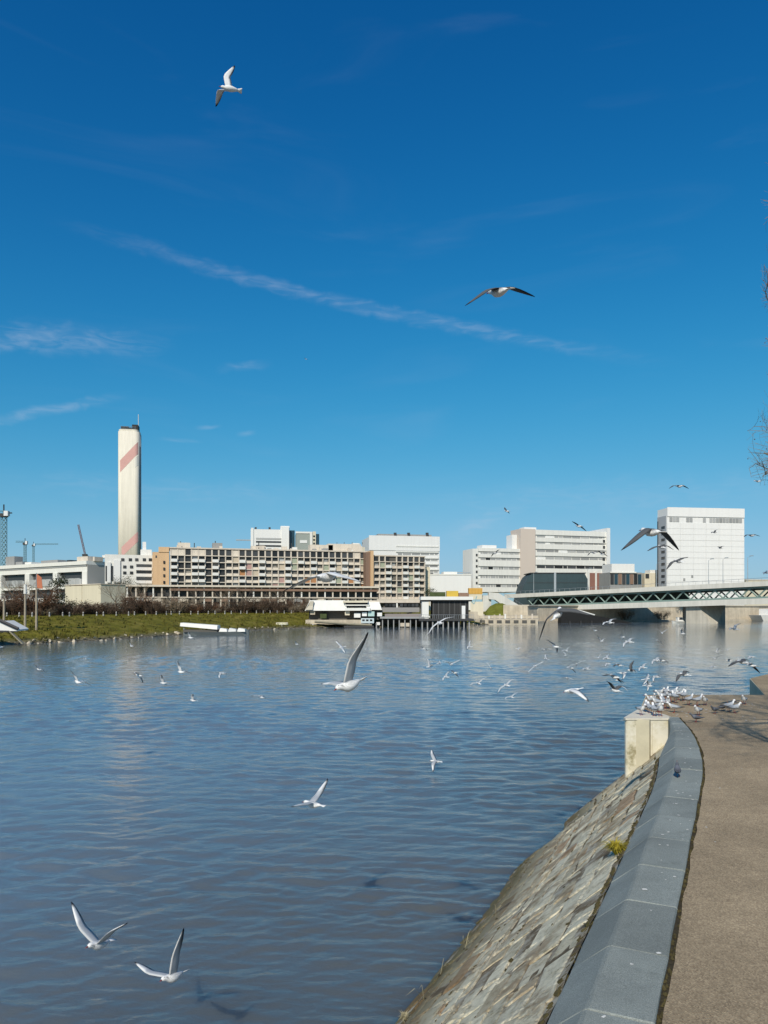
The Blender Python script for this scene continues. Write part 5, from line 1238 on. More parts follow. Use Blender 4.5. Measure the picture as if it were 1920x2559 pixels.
# gull droppings spattered around the flock and along the coping
dr = MB(); rd = random.Random(31)
def splat(p, r):
    i = len(dr.v); n = 7
    for k in range(n): t = 6.283*k/n; q = r*rd.uniform(.5,1.25); dr.v.append((p[0]+math.cos(t)*q, p[1]+math.sin(t)*q*rd.uniform(.7,1.3), p[2]))
    dr.f.append(tuple(i+k for k in range(n)))
for _ in range(170): splat((rd.gauss(8.2,1.5), rd.gauss(18.6,1.3), ZP+.004), rd.uniform(.010,.035)) if True else None
for _ in range(60): splat((rd.uniform(3.2,9), rd.uniform(5,17), ZP+.004), rd.uniform(.006,.016))
dr.v = [v for v in dr.v]
keepf = [f for f in dr.f if all(dr.v[i][0] > np.interp(dr.v[i][1], [p.y for p in QC], [p.x for p in QC])+.08 if dr.v[i][1] < 16.9 else dr.v[i][0] > 5.6+(dr.v[i][1]-16.85)*.52 and dr.v[i][1] < 21.2 for i in f)]
dr.f = keepf
for _ in range(70):
    sv = rd.uniform(QL*.35, QL-.3); p = qpt(sv, rd.uniform(.03,.3), ZP+.0185); splat(tuple(p), rd.uniform(.008,.022))
tag(dr.build('bird_droppings', mat('droppings_white', (.66,.65,.60), .8, .2, 30)), 'white bird droppings spattered on the promenade around the gulls', 'droppings', kind='stuff')

# ------------------------------------------------------------------ promenade trees (bare planes)
plane_bark = mat('plane_bark', (.20,.17,.13), .9, .35, 2.5)
seed_m = mat('seed_ball', (.10,.07,.05), .9, .3, 8)
def plane_tree(label, loc, h, seed, keep, depth=5, reach=.30, nlimb=9, spread=.5, seeds_on=True, limbs=()):
    rg = random.Random(seed); root = thing('plane_tree', label, 'tree', loc)
    t = MB(); t.tube([(0,0,-.3),(.08,.03,h*.14),(.0,.1,h*.30),(.05,.1,h*.55),(0,0,h*.8)], [h*.020,h*.017,h*.015,h*.009,h*.003], 9); t.build('trunk', plane_bark, root, True)
    c = MB(); seeds = []
    L0 = Vector(loc)
    kk = (lambda q, r: keep(q+L0, r)) if keep else None
    for k in range(nlimb):
        a = k*2.4+rg.uniform(0,.6); z = h*(.26+.5*k/nlimb)
        grow(c, Vector((0,.08,z)), Vector((math.cos(a)*.95,math.sin(a)*.95,.45)).normalized(), h*reach*rg.uniform(.75,1.05)*(1-.4*k/nlimb), h*.0075, depth, rg, spread, .05, seeds, kk)
    for (z, dy, ln) in limbs: grow(c, Vector((-.6,.0,z)), Vector((-1,dy,.10)).normalized(), ln, .055, 5, rg, .55, .02, seeds, kk)
    c = c.build('crown', plane_bark, root)
    if seeds_on and seeds:
        b = MB()
        for p in rg.sample(seeds, min(len(seeds), 420)):
            r = .022; q = p-Vector((0,0,.05)); i = len(b.v)
            b.v += [(q.x+r,q.y,q.z),(q.x,q.y+r,q.z),(q.x-r,q.y,q.z),(q.x,q.y-r,q.z),(q.x,q.y,q.z+r),(q.x,q.y,q.z-r)]
            b.f += [(i,i+1,i+4),(i+1,i+2,i+4),(i+2,i+3,i+4),(i+3,i,i+4),(i+1,i,i+5),(i+2,i+1,i+5),(i+3,i+2,i+5),(i,i+3,i+5)]
        b.build('seed_balls', seed_m, c)
    return root
plane_tree('bare plane tree whose twigs reach over the promenade beyond the gulls', (17.0,24.5,ZP), 16.5, 12, lambda q, r: (q.z > 9.0 or q.x > .53*q.y) and q.x > (.489+max(0, r-.012)*.55+(.018 if q.z > 10.9 else .006*max(0, 9.8-q.z)))*q.y, 6, .27, 13, limbs=((6.2,.05,2.2),(6.6,-.12,2.2),(7.0,.15,2.2),(6.9,.3,2.0),(6.4,-.25,2.1),(7.3,-.05,2.0),(6.8,0.0,2.3)))
plane_tree('bare plane tree shading the near promenade', (8.4,4.0,ZP), 12.5, 5, lambda q, r: q.x > .60*q.y or q.z-5 > .9*q.y, 5, .32, 11)

# ------------------------------------------------------------------ gulls
# name, x, y, z, yaw, pitch, roll, then left and right wing: inner lift, outer lift, inner sweep, outer sweep
GULLS = [
 ('top', -2.71, 13.07, 14.15, 3.51, -0.04, 0.88, 0.91, 0.81, 0.08, -0.64, 1.33, 0.44, 0.59, 0.07),
 ('arch', 1.2, 7.74, 8.3, 2.17, 0.18, -0.19, -0.19, -0.52, -0.45, 0.08, 0.14, -0.38, 0.2, -0.47),
 ('raisedA', -2.9, 7.56, 1.57, 4.32, 0.17, -0.06, 0.81, 0.56, 0.1, 0.22, 0.65, 0.74, 0.27, -0.17),
 ('raisedB', -2.18, 7.68, 1.18, 4.23, 0.13, 0.53, 0.89, 0.73, 0.09, -0.02, 0.56, 0.63, 0.28, -0.26),
 ('steep', -0.3, 6.53, 4.32, 3.99, -0.21, 0.59, 0.69, 0.37, -0.2, -0.34, 0.53, 0.38, -0.36, -0.37),
 ('lowA', -1.03, 10.79, 2.14, 2.67, 0.01, -0.13, 0.28, 0.24, -0.13, 0, 0.07, 0.76, 0.18, -0.31),
 ('bankB', 1.58, 22.68, 0.3, 3.17, 0.06, -0.41, 0.14, -0.27, 0.34, -0.02, 0.29, 0.01, 0.33, -0.04),
 ('bigR', 2.28, 9.74, 4.92, 1, 0.41, -0.45, -0.26, -0.75, 0.12, -0.41, -0.36, -0.62, -0.23, -0.29),
 ('towerBig', 3.03, 8.4, 5.86, 2.02, 0.11, 0.01, -0.47, -0.61, -0.27, -0.09, -0.08, -0.82, 0.14, -0.37),
 ('towerMid', 8.01, 21.38, 6.75, 1.91, 0.23, -0.05, -0.21, -0.34, 0.18, -0.3, -0.03, -0.46, 0.09, 0.03),
 ('towerLow', 8.61, 21.66, 6.36, 2.1, 0.18, -0.29, -0.05, -0.52, 0.15, -0.14, -0.03, -0.16, 0.15, 0.02),
 ('skyR', 10.45, 26.21, 9.3, 2.01, 0.07, -0.07, -0.04, -0.38, 0.22, -0.27, 0.03, -0.44, 0.28, -0.23),
 ('overSlab', 7.71, 29.32, 8.23, 2.16, 0.12, 0.28, 0.16, -0.14, 0.17, -0.45, 0.04, -0.29, 0.22, -0.3),
 ('besideTower', 15.3, 30.84, 8.01, 1.99, 0.05, -0.06, 0.02, -0.33, 0.19, -0.37, 0.05, -0.31, 0.23, -0.3),
 ('slabDarkA', 10.56, 37.28, 7.77, 2.05, 0.02, -0.16, -0.04, -0.43, 0.17, -0.41, 0.03, -0.33, 0.22, -0.32),
 ('slabDarkB', 11.16, 37.85, 7.74, 2.24, 0.1, 0.21, 0.21, -0, 0.18, -0.4, 0.13, -0.17, 0.25, -0.27),
 ('faceA', 20.44, 45.78, 9.66, 2.29, -0.04, -0.24, 0.22, -0.13, 0.22, -0.29, 0.33, -0.01, 0.27, -0.22),
 ('faceB', 20.79, 45.77, 8.69, 2.3, 0.07, -0.08, 0.32, -0.01, 0.16, -0.46, 0.33, 0.07, 0.2, -0.35),
 ('farRight', 20.91, 40.52, 6.92, 2.28, 0.04, -0.2, 0.16, -0.26, 0.15, -0.45, 0.23, -0.12, 0.19, -0.36),
 ('edgeTop', 20.55, 40.7, 11.94, 2.14, 0.05, -0.11, 0.19, -0.24, 0.18, -0.41, 0.22, -0.14, 0.19, -0.36),
 ('smallSky', 7.51, 45.26, 10.9, 2.62, 0.06, 0.21, 0.28, -0.04, 0.21, -0.34, 0.2, -0.19, 0.24, -0.27),
 ('dotSky', -12.91, 122.78, 46.18, 2.53, 0.06, 0.04, 0.3, -0.03, 0.19, -0.38, 0.28, -0.05, 0.21, -0.34),
 ('paleSlab', 5.85, 38.94, 7.89, 0.52, 0.17, -0.26, 0.13, -0.42, 0.28, -0.22, 0.22, -0.23, 0.17, -0.45),
 ('diagWater', 1.54, 20.45, 4.58, 1.84, -0, -0.46, -0.23, -0.5, 0.18, -0.34, -0.01, -0.29, 0.23, -0.36),
 ('facade', -0.54, 6.95, 5.29, 0.99, 0.05, -0.13, -0.05, -0.34, 0.06, -0.52, -0.31, -0.35, -0.41, -0.26),
 ('steepSmall', -2.03, 36.02, 3.09, 3.64, -0.15, -0.49, 0.11, -0.35, 0.29, -0.16, 0.27, 0.07, 0.33, 0.02),
 ('w1', -21.86, 64.19, 1.69, 2.84, 0.08, 0.31, 0.73, 0.29, 0.18, -0.36, 0.61, 0.1, 0.15, -0.41),
 ('w2', -23.82, 59.04, 0.93, 3.01, 0.06, 0.11, 0.34, 0.08, 0.2, -0.35, 0.3, 0.01, 0.18, -0.38),
 ('w3', -18.65, 40.11, 1.67, 2.85, 0.14, 0.38, 0.34, 0.05, 0.18, -0.4, 0.21, -0.24, 0.25, -0.27),
 ('w4', -9.13, 22.13, 2.78, 2.56, 0.12, 0.49, 0.63, 0.15, 0.17, -0.44, 0.41, -0.1, 0.18, -0.36),
 ('w5', -10, 30.28, 2.23, 2.88, 0.12, 0.44, 0.11, -0.42, 0.17, -0.44, -0.13, -0.58, 0.2, -0.28),
 ('w6', -10.02, 33.76, 1.57, 3.18, -0.03, 0.47, 0.74, 0.22, 0.23, -0.24, 0.62, -0.17, 0.23, -0.28),
 ('w7', -7.18, 26.28, 2.72, 2.7, -0.01, 0.47, 0.79, 0.23, 0.14, -0.52, 0.53, 0.03, 0.13, -0.43),
 ('w8', -8.29, 37.97, 1.65, 2.89, -0.04, -0.13, -0.48, -0.47, 0.13, -0.47, -0.42, -0.39, 0.18, -0.37),
 ('w9', -9.02, 35.1, 0.61, 3.13, 0.11, 0.41, 0.76, 0.13, 0.17, -0.41, 0.6, -0.14, 0.17, -0.39),
 ('w10', -5.58, 33.65, 0.95, 2.54, 0.16, 0.13, 0.02, -0.09, 0.26, -0.13, 0.08, -0.46, 0.4, -0.02),
 ('w11', -7.94, 67.61, 1.67, 2.9, 0.03, 0.22, 0.66, 0.16, 0.2, -0.32, 0.59, -0, 0.18, -0.38),
 ('w12', -11.06, 42.46, 3.28, 2.97, 0.03, 0.44, 0.66, 0.19, 0.2, -0.32, 0.5, -0.12, 0.18, -0.37),
 ('w13', -23.09, 44.66, 2.64, 3.22, 0.02, 0.26, 0.38, -0, 0.23, -0.28, 0.3, -0.21, 0.24, -0.28),
 ('r1', 16.03, 56.26, 3.28, 2.25, 0.07, 0.16, 0.29, -0.04, 0.19, -0.39, 0.23, -0.14, 0.21, -0.33),
 ('r2', 8.66, 28.46, 4.43, 2.24, 0.04, -0.2, 0.16, -0.24, 0.18, -0.38, 0.25, -0.12, 0.21, -0.34),
 ('r3', 15.72, 48.78, 3.08, 2.31, 0.06, 0.18, 0.33, 0.06, 0.2, -0.35, 0.27, -0.08, 0.23, -0.3),
 ('r4', 9.18, 27.76, 3.72, 2.29, 0.02, -0.29, 0.05, -0.39, 0.17, -0.39, 0.18, -0.24, 0.2, -0.36),
 ('r5', 6.1, 26.29, 3.62, 2.39, 0.12, 0.4, 0.19, -0.04, 0.36, 0.09, 0.23, -0.56, 0.42, 0.08),
 ('r6', 10.84, 49.53, 1.58, 3.06, 0.11, -0.29, 0.7, -0.15, 0.19, -0.37, 0.82, 0.03, 0.17, -0.4),
 ('r7', 9.65, 38.18, 1.9, 2.37, 0.05, 0.26, -0.19, -0.33, 0.15, -0.48, -0.29, -0.45, 0.16, -0.35),
 ('r8', 11.68, 42.7, 1.48, 2.34, 0.06, -0.1, 0.15, -0.13, 0.16, -0.46, 0.18, -0.03, 0.18, -0.37),
 ('r9', 12.55, 41.74, 2.16, 2.47, 0.01, -0.22, 0.22, -0.11, 0.23, -0.27, 0.32, 0.01, 0.24, -0.28),
 ('r10', 14.18, 46.9, 1.46, 2.42, 0.03, -0.1, -0.33, -0.23, 0.17, -0.41, -0.29, -0.17, 0.17, -0.4),
 ('r11', 9.6, 30.25, 2.66, 2.29, 0.05, 0.04, -0.12, -0.2, 0.17, -0.43, -0.13, -0.22, 0.19, -0.36),
 ('r12', 10.42, 31.22, 2.35, 3.12, 0.08, -0.46, 0.82, 0.12, 0.12, -0.48, 0.99, 0.4, 0.03, -0.63),
 ('r13', 12.59, 36.01, 2.1, 2.32, 0.03, -0.3, 0.14, -0.27, 0.16, -0.42, 0.26, -0.08, 0.19, -0.37),
 ('r14', 13.14, 35.78, 2.46, 2.29, 0.03, -0.27, 0.08, -0.36, 0.15, -0.42, 0.19, -0.19, 0.19, -0.38),
 ('r15', 12.28, 32.72, 2.67, 2.27, 0.07, 0.14, 0.13, -0.39, 0.11, -0.56, 0.03, -0.35, 0.12, -0.44),
 ('r16', 6.01, 19.31, 3.2, 2.27, 0.13, 0.19, -0.12, -0.19, 0.26, -0.18, -0.18, -0.4, 0.3, -0.17),
 ('r17', 5.77, 18.47, 2.94, 2.16, 0.1, 0.19, 0.68, 0.1, 0.18, -0.41, 0.57, 0.03, 0.16, -0.4),
 ('r18', 3.63, 14.25, 3.41, 3.16, -0.25, -0.09, -0.13, -0.69, -0.29, -0.47, -0.5, -0.41, -0.18, -0.96),
 ('r19', 12.86, 35, 1.74, 2.44, 0.01, -0.16, -0.12, -0.57, 0.15, -0.37, -0.02, -0.54, 0.19, -0.36),
 ('r20', 12.59, 35.12, 1.31, 2.4, 0.06, 0.15, 0.71, 0.23, 0.19, -0.36, 0.66, 0.12, 0.21, -0.33),
 ('q1', 9.08, 22.39, 2.98, 2.33, 0.05, -0.2, -0.02, -0.41, 0.24, -0.18, 0.14, -0.47, 0.3, -0.18),
 ('q2', 18.04, 40.54, 1.77, 2.28, 0.06, 0.04, -0.15, -0.09, 0.19, -0.37, -0.17, -0.12, 0.22, -0.32),
 ('q3', 8.85, 18.27, 3.66, 2.2, 0.08, -0.1, -0.06, -0.22, 0.3, -0.06, 0.01, -0.3, 0.34, -0.1),
 ('q4', 18.89, 38.06, 2.48, 2.32, 0.04, -0, -0.3, -0.17, 0.17, -0.42, -0.29, -0.17, 0.2, -0.35),
 ('q5', 11.11, 22.37, 3.26, 2.25, 0.06, 0.33, 0.06, -0.31, 0.11, -0.56, -0.11, -0.4, 0.11, -0.43),
 ('m1', 4.14, 32.46, 1.69, 2, 0.1, -0.27, 0.29, -0.14, 0.18, -0.46, 0.34, 0.18, 0.14, -0.35),
 ('m2', 4.53, 27.36, 2.14, 1.99, 0.05, -0.46, -0.01, -0.41, 0.17, -0.33, 0.2, -0.17, 0.18, -0.38),
 ('m3', 6.72, 39.06, 0.3, 2, 0.07, -0.27, 0.21, -0.18, 0.18, -0.4, 0.3, 0.05, 0.17, -0.36),
 ('m4', 3.81, 45.42, 0.77, 2.59, 0.06, -0.45, 0.15, -0.22, 0.18, -0.36, 0.32, 0.07, 0.18, -0.36),
 ('m5', 6.02, 52.05, 2.27, 2.77, 0.07, -0.57, 0.58, -0.12, 0.24, -0.25, 0.76, 0.31, 0.19, -0.29),
 ('gr1', -11.58, 83.88, 3.1, 2.17, 0.03, 0.22, 0.27, -0.01, 0.21, -0.31, 0.18, -0.15, 0.18, -0.35),
 ('gr2', -7.86, 81.86, 3.14, 2.1, 0.02, 0.22, 0.27, -0.01, 0.21, -0.3, 0.18, -0.14, 0.17, -0.35),
]
def bird_mat(name, rough=.75):
    m = bpy.data.materials.new(name); m.use_nodes = True; n, l = m.node_tree.nodes, m.node_tree.links; b = n['Principled BSDF']
    b.inputs['Roughness'].default_value = rough; b.inputs['Specular IOR Level'].default_value = .2
    a = n.new('ShaderNodeAttribute'); a.attribute_name = 'plumage'
    g = n.new('ShaderNodeTexCoord'); w = n.new('ShaderNodeTexWave'); w.inputs['Scale'].default_value = 34; w.inputs['Distortion'].default_value = 3; w.bands_direction = 'Y'; l.new(g.outputs['Object'], w.inputs['Vector'])
    mr = n.new('ShaderNodeMapRange'); l.new(w.outputs[0], mr.inputs[0]); mr.inputs[3].default_value = .80; mr.inputs[4].default_value = 1.04
    vm = n.new('ShaderNodeVectorMath'); vm.operation = 'SCALE'; l.new(a.outputs['Color'], vm.inputs[0]); l.new(mr.outputs[0], vm.inputs['Scale']); l.new(vm.outputs[0], b.inputs['Base Color'])
    return m
plum = bird_mat('gull_plumage'); bill_m = mat('red_bill', (.25,.03,.02), .5, .1, 20); eye_m = mat('dark_eye', (.01,.01,.01), .2, .1, 20)
WHITE, MANTLE, BLACK, UNDER, DARKU, SPOT = (.80,.80,.79), (.40,.43,.46), (.012,.012,.014), (.66,.67,.68), (.10,.105,.11), (.08,.08,.08)
BODY = [(-.135,.004,.016,.008),(-.10,.002,.028,.022),(-.05,-.004,.042,.040),(.0,-.006,.050,.048),(.05,-.003,.047,.047),(.085,.008,.035,.037),(.108,.016,.027,.029),(.132,.021,.026,.027),(.152,.020,.019,.019),(.164,.017,.008,.008)]
def mixc(a, b, t): t = max(0,min(1,t)); return tuple(x+(y-x)*t for x, y in zip(a, b))
def color_mesh(me, cols):
    at_ = me.attributes.new('plumage', 'FLOAT_COLOR', 'POINT')
    at_.data.foreach_set('color', np.array([(c[0],c[1],c[2],1) for c in cols], np.float32).ravel())
def body_verts(v, f, cols, st, paint, ns=10):
    b = len(v)
    for (x, z, ry, rz) in st:
        for j in range(ns):
            t = 2*math.pi*j/ns; p = (x, ry*math.cos(t), z+rz*math.sin(t)); v.append(p); cols.append(paint(p, math.sin(t)))
    for i in range(len(st)-1):
        for j in range(ns): f.append((b+i*ns+j, b+i*ns+(j+1)%ns, b+(i+1)*ns+(j+1)%ns, b+(i+1)*ns+j))
    f.append(tuple(b+ns-1-j for j in range(ns))); f.append(tuple(b+(len(st)-1)*ns+j for j in range(ns)))
def flying_mesh(pose, tone=0):
    aL1,aL2,bL1,bL2,aR1,aR2,bR1,bR2 = pose
    MANTLE, UNDER, DARKU = [((.40,.43,.46),(.60,.61,.62),(.10,.105,.11)), ((.10,.105,.11),(.085,.09,.095),(.02,.02,.022)), ((.62,.64,.66),(.76,.76,.76),(.45,.46,.47))][tone]  # darker copy bakes in silhouette shade, paler copy light through the feathers
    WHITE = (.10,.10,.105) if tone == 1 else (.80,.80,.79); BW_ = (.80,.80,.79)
    v, f, cols = [], [], []
    def paint(p, s):
        if p[0] > .095:
            if abs(p[0]-.118) < .012 and -.2 < s < .55: return mixc(BW_, SPOT, .7)
            return BW_
        return mixc(BW_, MANTLE, (s-.35)*3) if -.09 < p[0] < .085 else BW_
    body_verts(v, f, cols, BODY, paint)
    # tail fan
    b = len(v); tx = [(-.11,.016,.012),(-.16,.030,.010),(-.205,.046,.006)]
    for x, w, th in tx:
        for q, z in ((-1,0),(-.5,1),(.5,1),(1,0),(.5,-1),(-.5,-1)): v.append((x, q*w, .004+z*th*.5)); cols.append(BW_)
    for i in range(2):
        for j in range(6): f.append((b+i*6+j, b+i*6+(j+1)%6, b+(i+1)*6+(j+1)%6, b+(i+1)*6+j))
    f.append(tuple(b+12+j for j in range(6)))
    for s, (a1,a2,b1,b2) in ((1,(aL1,aL2,bL1,bL2)),(-1,(aR1,aR2,bR1,bR2))):
        S = Vector((.055, s*.035, .03)); dr = lambda a, bb: Vector((math.sin(bb), s*math.cos(bb)*math.cos(a), math.cos(bb)*math.sin(a)))
        d1, d2 = dr(a1,b1), dr(a2,b2); W = S+d1*.20; T = W+d2*.30
        root = Vector((.05, s*.008, .018))
        line = [(root,.10,0,0),(S,.118,.06,0),(S+d1*.07,.128,.20,.35),(S+d1*.135,.126,.35,.7),(W-d1*.025+d2*.0,.118,.44,.9),(W+d2*.035,.110,.54,1),(W+d2*.09,.100,.64,1),(W+d2*.16,.080,.76,1),(W+d2*.22,.056,.86,1),(W+d2*.27,.032,.95,1),(T,.006,1,1)]
        b = len(v); upn = Vector((0,0,1))
        for k, (p, ch, t, _) in enumerate(line):
            sp = (d1 if t < .45 else d2 if t > .54 else (d1+d2).normalized())
            cd = Vector((-1,0,0)); cd = (cd-sp*cd.dot(sp)*.55).normalized()
            nm = (cd.cross(sp) if s > 0 else sp.cross(cd)).normalized()
            if nm.dot(Vector((0,-s*sp.z,max(.05,sp.y*s)))) < 0: nm = -nm
            th = ch*.055+.0025
            le = p-cd*ch*.28
            cam_ = .05*ch
            for (c_, up) in ((0,0),(.22,1),(.6,.8),(1,0),(.6,-.45),(.22,-.7)):
                q = le+cd*ch*c_+nm*(th*up*.8+cam_*math.sin(c_*math.pi)); v.append(tuple(q))
                if up >= 0 and c_ not in (1,):
                    if t < .62: c = MANTLE if c_ > 0 else mixc(MANTLE, WHITE, .6)
                    else: c = mixc(WHITE, MANTLE, .9) if c_ > .4 else WHITE
                    if t > .93: c = BLACK
                elif c_ == 1:
                    c = mixc(WHITE, MANTLE, .5) if t < .5 else mixc(MANTLE, BLACK, (t-.5)*4)
                else:
                    c = UNDER if t < .5 else mixc(UNDER, DARKU, (t-.5)*3.2) if c_ > .4 else mixc(UNDER, WHITE, .3)
                    if t > .93: c = BLACK
                cols.append(c)
        n = len(line)
        for k in range(n-1):
            for j in range(6):
                q = (b+k*6+j, b+k*6+(j+1)%6, b+(k+1)*6+(j+1)%6, b+(k+1)*6+j); f.append(q if s < 0 else tuple(reversed(q)))
        f.append(tuple(b+(n-1)*6+j for j in range(6)))
    me = bpy.data.meshes.new('body'); me.from_pydata(v, [], f); color_mesh(me, cols); me.materials.append(plum)
    me.polygons.foreach_set('use_smooth', [True]*len(me.polygons)); me.update(); return me
fly_bill = MB(); fly_bill.tube([(.158,0,.016),(.178,0,.013),(.198,0,.007)], [.0075,.006,.0015], 6); fly_bill = fly_bill.mesh('bill', bill_m, True)
eyes = MB()
for s in (-1,1): eyes.tube([(.139,s*.0235,.028),(.139,s*.0262,.0285)], [.0042,.003], 6)
eyes = eyes.mesh('eye', eye_m)
def add(nm, me, root):
    o = bpy.data.objects.new(nm, me); col.objects.link(o); o.parent = root; return o
NAMED = {
 'top':'white gull banking high alone in the deep blue sky','arch':'dark-winged gull with long bowed wings above the contrail','raisedA':'gull with wings raised in a wide V, low over the water','raisedB':'gull with one wing stretched up, skimming the water beside another gull',
 'steep':'gull with one dark wing raised steeply near the far bank','lowA':'slim gull skimming the water with one wing up, above its own reflection','bankB':'small white gull banking hard just above the open river','bigR':'gull with a dark drooping wing in front of the bridge abutment',
 'towerBig':'large gull with bowed dark wings in front of the white tower edge','towerMid':'smaller gull just below the large bowed-wing gull at the tower','towerLow':'gull with a hooked dark wing against the white tower','skyR':'gull gliding in the open sky above the white tower','overSlab':'gull gliding above the laboratory roof',
 'besideTower':'small gull in the sky beside the white tower','faceA':'tiny gull against the upper face of the white tower','faceB':'tiny gull against the middle of the white tower face','facade':'gull with long outspread pale wings in front of the apartment balconies','diagWater':'pale gull on slanted wings in front of the black boathouse',
 'dotSky':'tiny white speck of a gull far up in the blue sky','smallSky':'small gull in the sky beside the laboratory stair tower','paleSlab':'small gull in front of the white laboratory windows','r18':'pale gull with long lowered wing over the rippled water','r17':'gull with wings raised in a shallow V near the promenade gulls','r16':'gull with one dark wing level above the shallow V gull',
 'q1':'gull dropping towards the flock on the landing','q3':'gull with a dark wing tip beyond the landing','w4':'pale gull with one wing raised beside the chimney reflection','w7':'gull with dark wing tips sitting low over the river beyond the chimney reflection','q5':'gull with one long lowered wing over the far landing edge','steepSmall':'small pale gull directly above the steep-winged gull'}
# more of the flock over the open water
rg_ = random.Random(91)
for k in range(30):
    px = rg_.uniform(1240, 1905) if k < 24 else rg_.uniform(980, 1240); py = rg_.triangular(1570, 1735, 1660) if px < 1640 else rg_.uniform(1565, 1660)
    z_ = rg_.uniform(.5, 2.6); p_ = on(px, py, z_)
    if not 24 < p_.y < 75: p_ = at(px, py, rg_.uniform(30, 48))
    if p_.z < .4: p_ = on(px, py, .5)
    lift = rg_.uniform(-.25, .85)
    GULLS.append(('x%d' % k, p_.x, p_.y, p_.z, rg_.uniform(0, 6.28), rg_.uniform(-.1, .2), rg_.uniform(-.5, .5), lift, lift-rg_.uniform(.1,.5), .2, -.4, lift+rg_.uniform(-.2,.2), lift-rg_.uniform(.1,.5), .2, -.4))
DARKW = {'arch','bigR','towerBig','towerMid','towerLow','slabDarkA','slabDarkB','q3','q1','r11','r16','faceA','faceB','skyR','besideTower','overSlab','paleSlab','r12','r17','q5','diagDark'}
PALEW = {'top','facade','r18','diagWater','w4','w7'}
for row in GULLS:
    nm, x, y, z, yaw, pitch, roll = row[:7]
    low = nm not in NAMED
    if low:
        sky_ = z > 5.3
        lab = 'small gull flying in front of the far buildings' if sky_ else 'small white gull flying low over the blue river'
        grp = 'small gulls in front of the far buildings' if sky_ else 'small gulls flying low over the river'
    else: lab, grp = NAMED[nm], None
    root = thing('gull', lab, 'gull', (x, y, z), 0, grp)
    M = Matrix.Rotation(yaw,3,'Z') @ Matrix.Rotation(-pitch,3,'Y') @ Matrix.Rotation(roll,3,'X'); root.rotation_euler = M.to_euler()
    bo = add('body', flying_mesh(row[7:15], 1 if nm in DARKW else 2 if nm in PALEW else 0), root)
    if y < 60: add('bill', fly_bill, bo); add('eye', eyes, bo)
# standing birds
def standing_mesh(headturn=0.0, crouch=0.0, pigeon=False):
    v, f, cols = [], [], []
    st = [(-.185,.150,.008,.006),(-.15,.152,.020,.014),(-.10,.150,.038,.030),(-.04,.150,.052,.047),(.02,.156,.056,.055),(.07,.172,.048,.052),(.10,.198,.034,.038),(.115,.228,.027,.030),(.125,.250,.028,.029),(.142,.258,.026,.027),(.160,.256,.018,.019),(.172,.252,.008,.008)]
    st = [(x,z-crouch*(1 if z < .2 else 1.6),a,b) for x,z,a,b in st]
    if pigeon:
        def paint(p, s): return (.10,.11,.13) if p[0] > .09 else mixc((.16,.17,.20),(.05,.05,.06), -p[0]*6)
    else:
        def paint(p, s):
            if p[0] > .09: return mixc(WHITE, SPOT, .6) if (abs(p[0]-.128) < .01 and abs(s) < .5) else WHITE
            if s > -.15: return mixc(MANTLE, BLACK, (-p[0]-.11)*14) if p[0] < .075 else WHITE
            return WHITE
    body_verts(v, f, cols, st, paint, 10)
    # folded wing tips crossing over the tail
    for s in (-1,1):
        b = len(v)
        for (x,y,z,w,h) in ((.05,.048,.160,.010,.030),(-.05,.050,.158,.010,.032),(-.14,.026,.152,.008,.016),(-.225,-.004,.158,.003,.004)):
            for (dy,dz) in ((w,0),(0,h),(-w,0),(0,-h)): v.append((x,s*y+s*dy,z-crouch+dz)); cols.append((.10,.11,.13) if pigeon else mixc(MANTLE, BLACK, (-x-.09)*16))
        for i in range(3):
            for j in range(4): f.append((b+i*4+j, b+i*4+(j+1)%4, b+(i+1)*4+(j+1)%4, b+(i+1)*4+j))
    me = bpy.data.meshes.new('body'); me.from_pydata(v, [], f); color_mesh(me, cols); me.materials.append(plum); me.polygons.foreach_set('use_smooth', [True]*len(me.polygons)); me.update(); return me
sb = MB().tube([(.168,0,.253),(.188,0,.249),(.205,0,.243)], [.0075,.006,.002], 6).mesh('bill', bill_m, True)
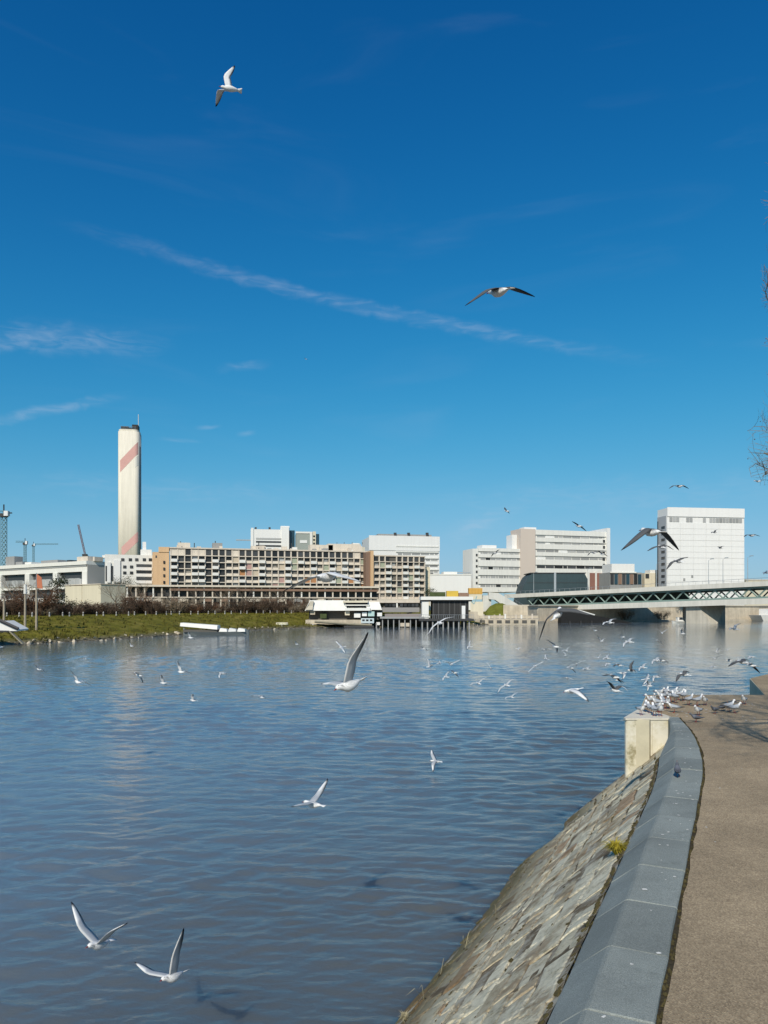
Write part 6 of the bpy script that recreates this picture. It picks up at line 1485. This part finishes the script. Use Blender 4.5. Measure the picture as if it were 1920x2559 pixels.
def leg_mesh(s):
    b = MB(); b.tube([(0,s*.022,.115),(-.008,s*.024,.06),(.0,s*.026,.004)], [.006,.004,.004], 5)
    for a in (-.5,0,.5): b.tube([(0,s*.026,.004),(.035*math.cos(a),s*.026+.035*math.sin(a),.003)], [.004,.002], 4)
    return b.mesh('leg', bill_m)
lg = [leg_mesh(-1), leg_mesh(1)]
bodies = [standing_mesh(), standing_mesh(crouch=.02), standing_mesh(crouch=-.008)]
pbody = standing_mesh(crouch=.03, pigeon=True)
rb = random.Random(77)
def stand(px, py, z, yaw, label, group, kind='gull', scale=1.0, base=(1560,1640,4.611)):
    x, y = base[0]+px/base[2], base[1]+py/base[2]; p = on(x, y, z)
    root = thing(kind, label, 'gull' if kind == 'gull' else 'pigeon', p, yaw, group); root.scale = (scale,)*3
    bo = add('body', rb.choice(bodies) if kind == 'gull' else pbody, root); add('bill', sb, bo)
    for q in lg: add('leg', q, root)
ZS = ZP+.002
for (px, py) in ((195,678),(252,640),(320,572),(350,690),(385,600),(410,475),(432,520),(470,602),(395,640),(445,560),(505,600),(345,545),(490,505),(470,470),(540,520),(590,535),(625,500),(560,470),(415,690),(300,655)):
    stand(px, py, ZS+.012, rb.uniform(0,6.28), 'white and grey gull standing in the crowd on the landing edge', 'gulls crowded on the landing edge', scale=rb.uniform(.95,1.12))
for (px, py, lab) in ((578,650,'gull standing apart just behind the concrete block'),(685,515,'gull standing at the fringe of the landing flock'),(745,565,'white gull standing next to the fringe of the flock'),(855,685,'gull standing nearest the coping end on the promenade'),(843,575,'gull standing behind the one by the coping end'),(932,565,'gull standing between the flock and the pigeons'),(1207,645,'gull standing beside the pigeons, a little shaded'),(1272,655,'bright gull standing beside the tree shadow'),(1385,555,'gull standing alone near the far landing edge')):
    stand(px, py, ZS, rb.choice([.5,2.6,3.6,4.4])+rb.uniform(-.4,.4), lab, None, scale=1.05)
for (px, py, lab) in ((1045,660,'dark pigeon on the promenade beside the standing gulls'),(1135,632,'dark pigeon pecking between two gulls'),(830,758,'brownish pigeon walking at the end of the coping')):
    stand(px, py, ZS, rb.uniform(0,6.28), lab, None, kind='pigeon', scale=.85)
stand(765, 1350, ZP+.014, 1.25, 'grey pigeon sitting on the granite coping', None, kind='pigeon', scale=.82, base=(1500,1600,3.952))
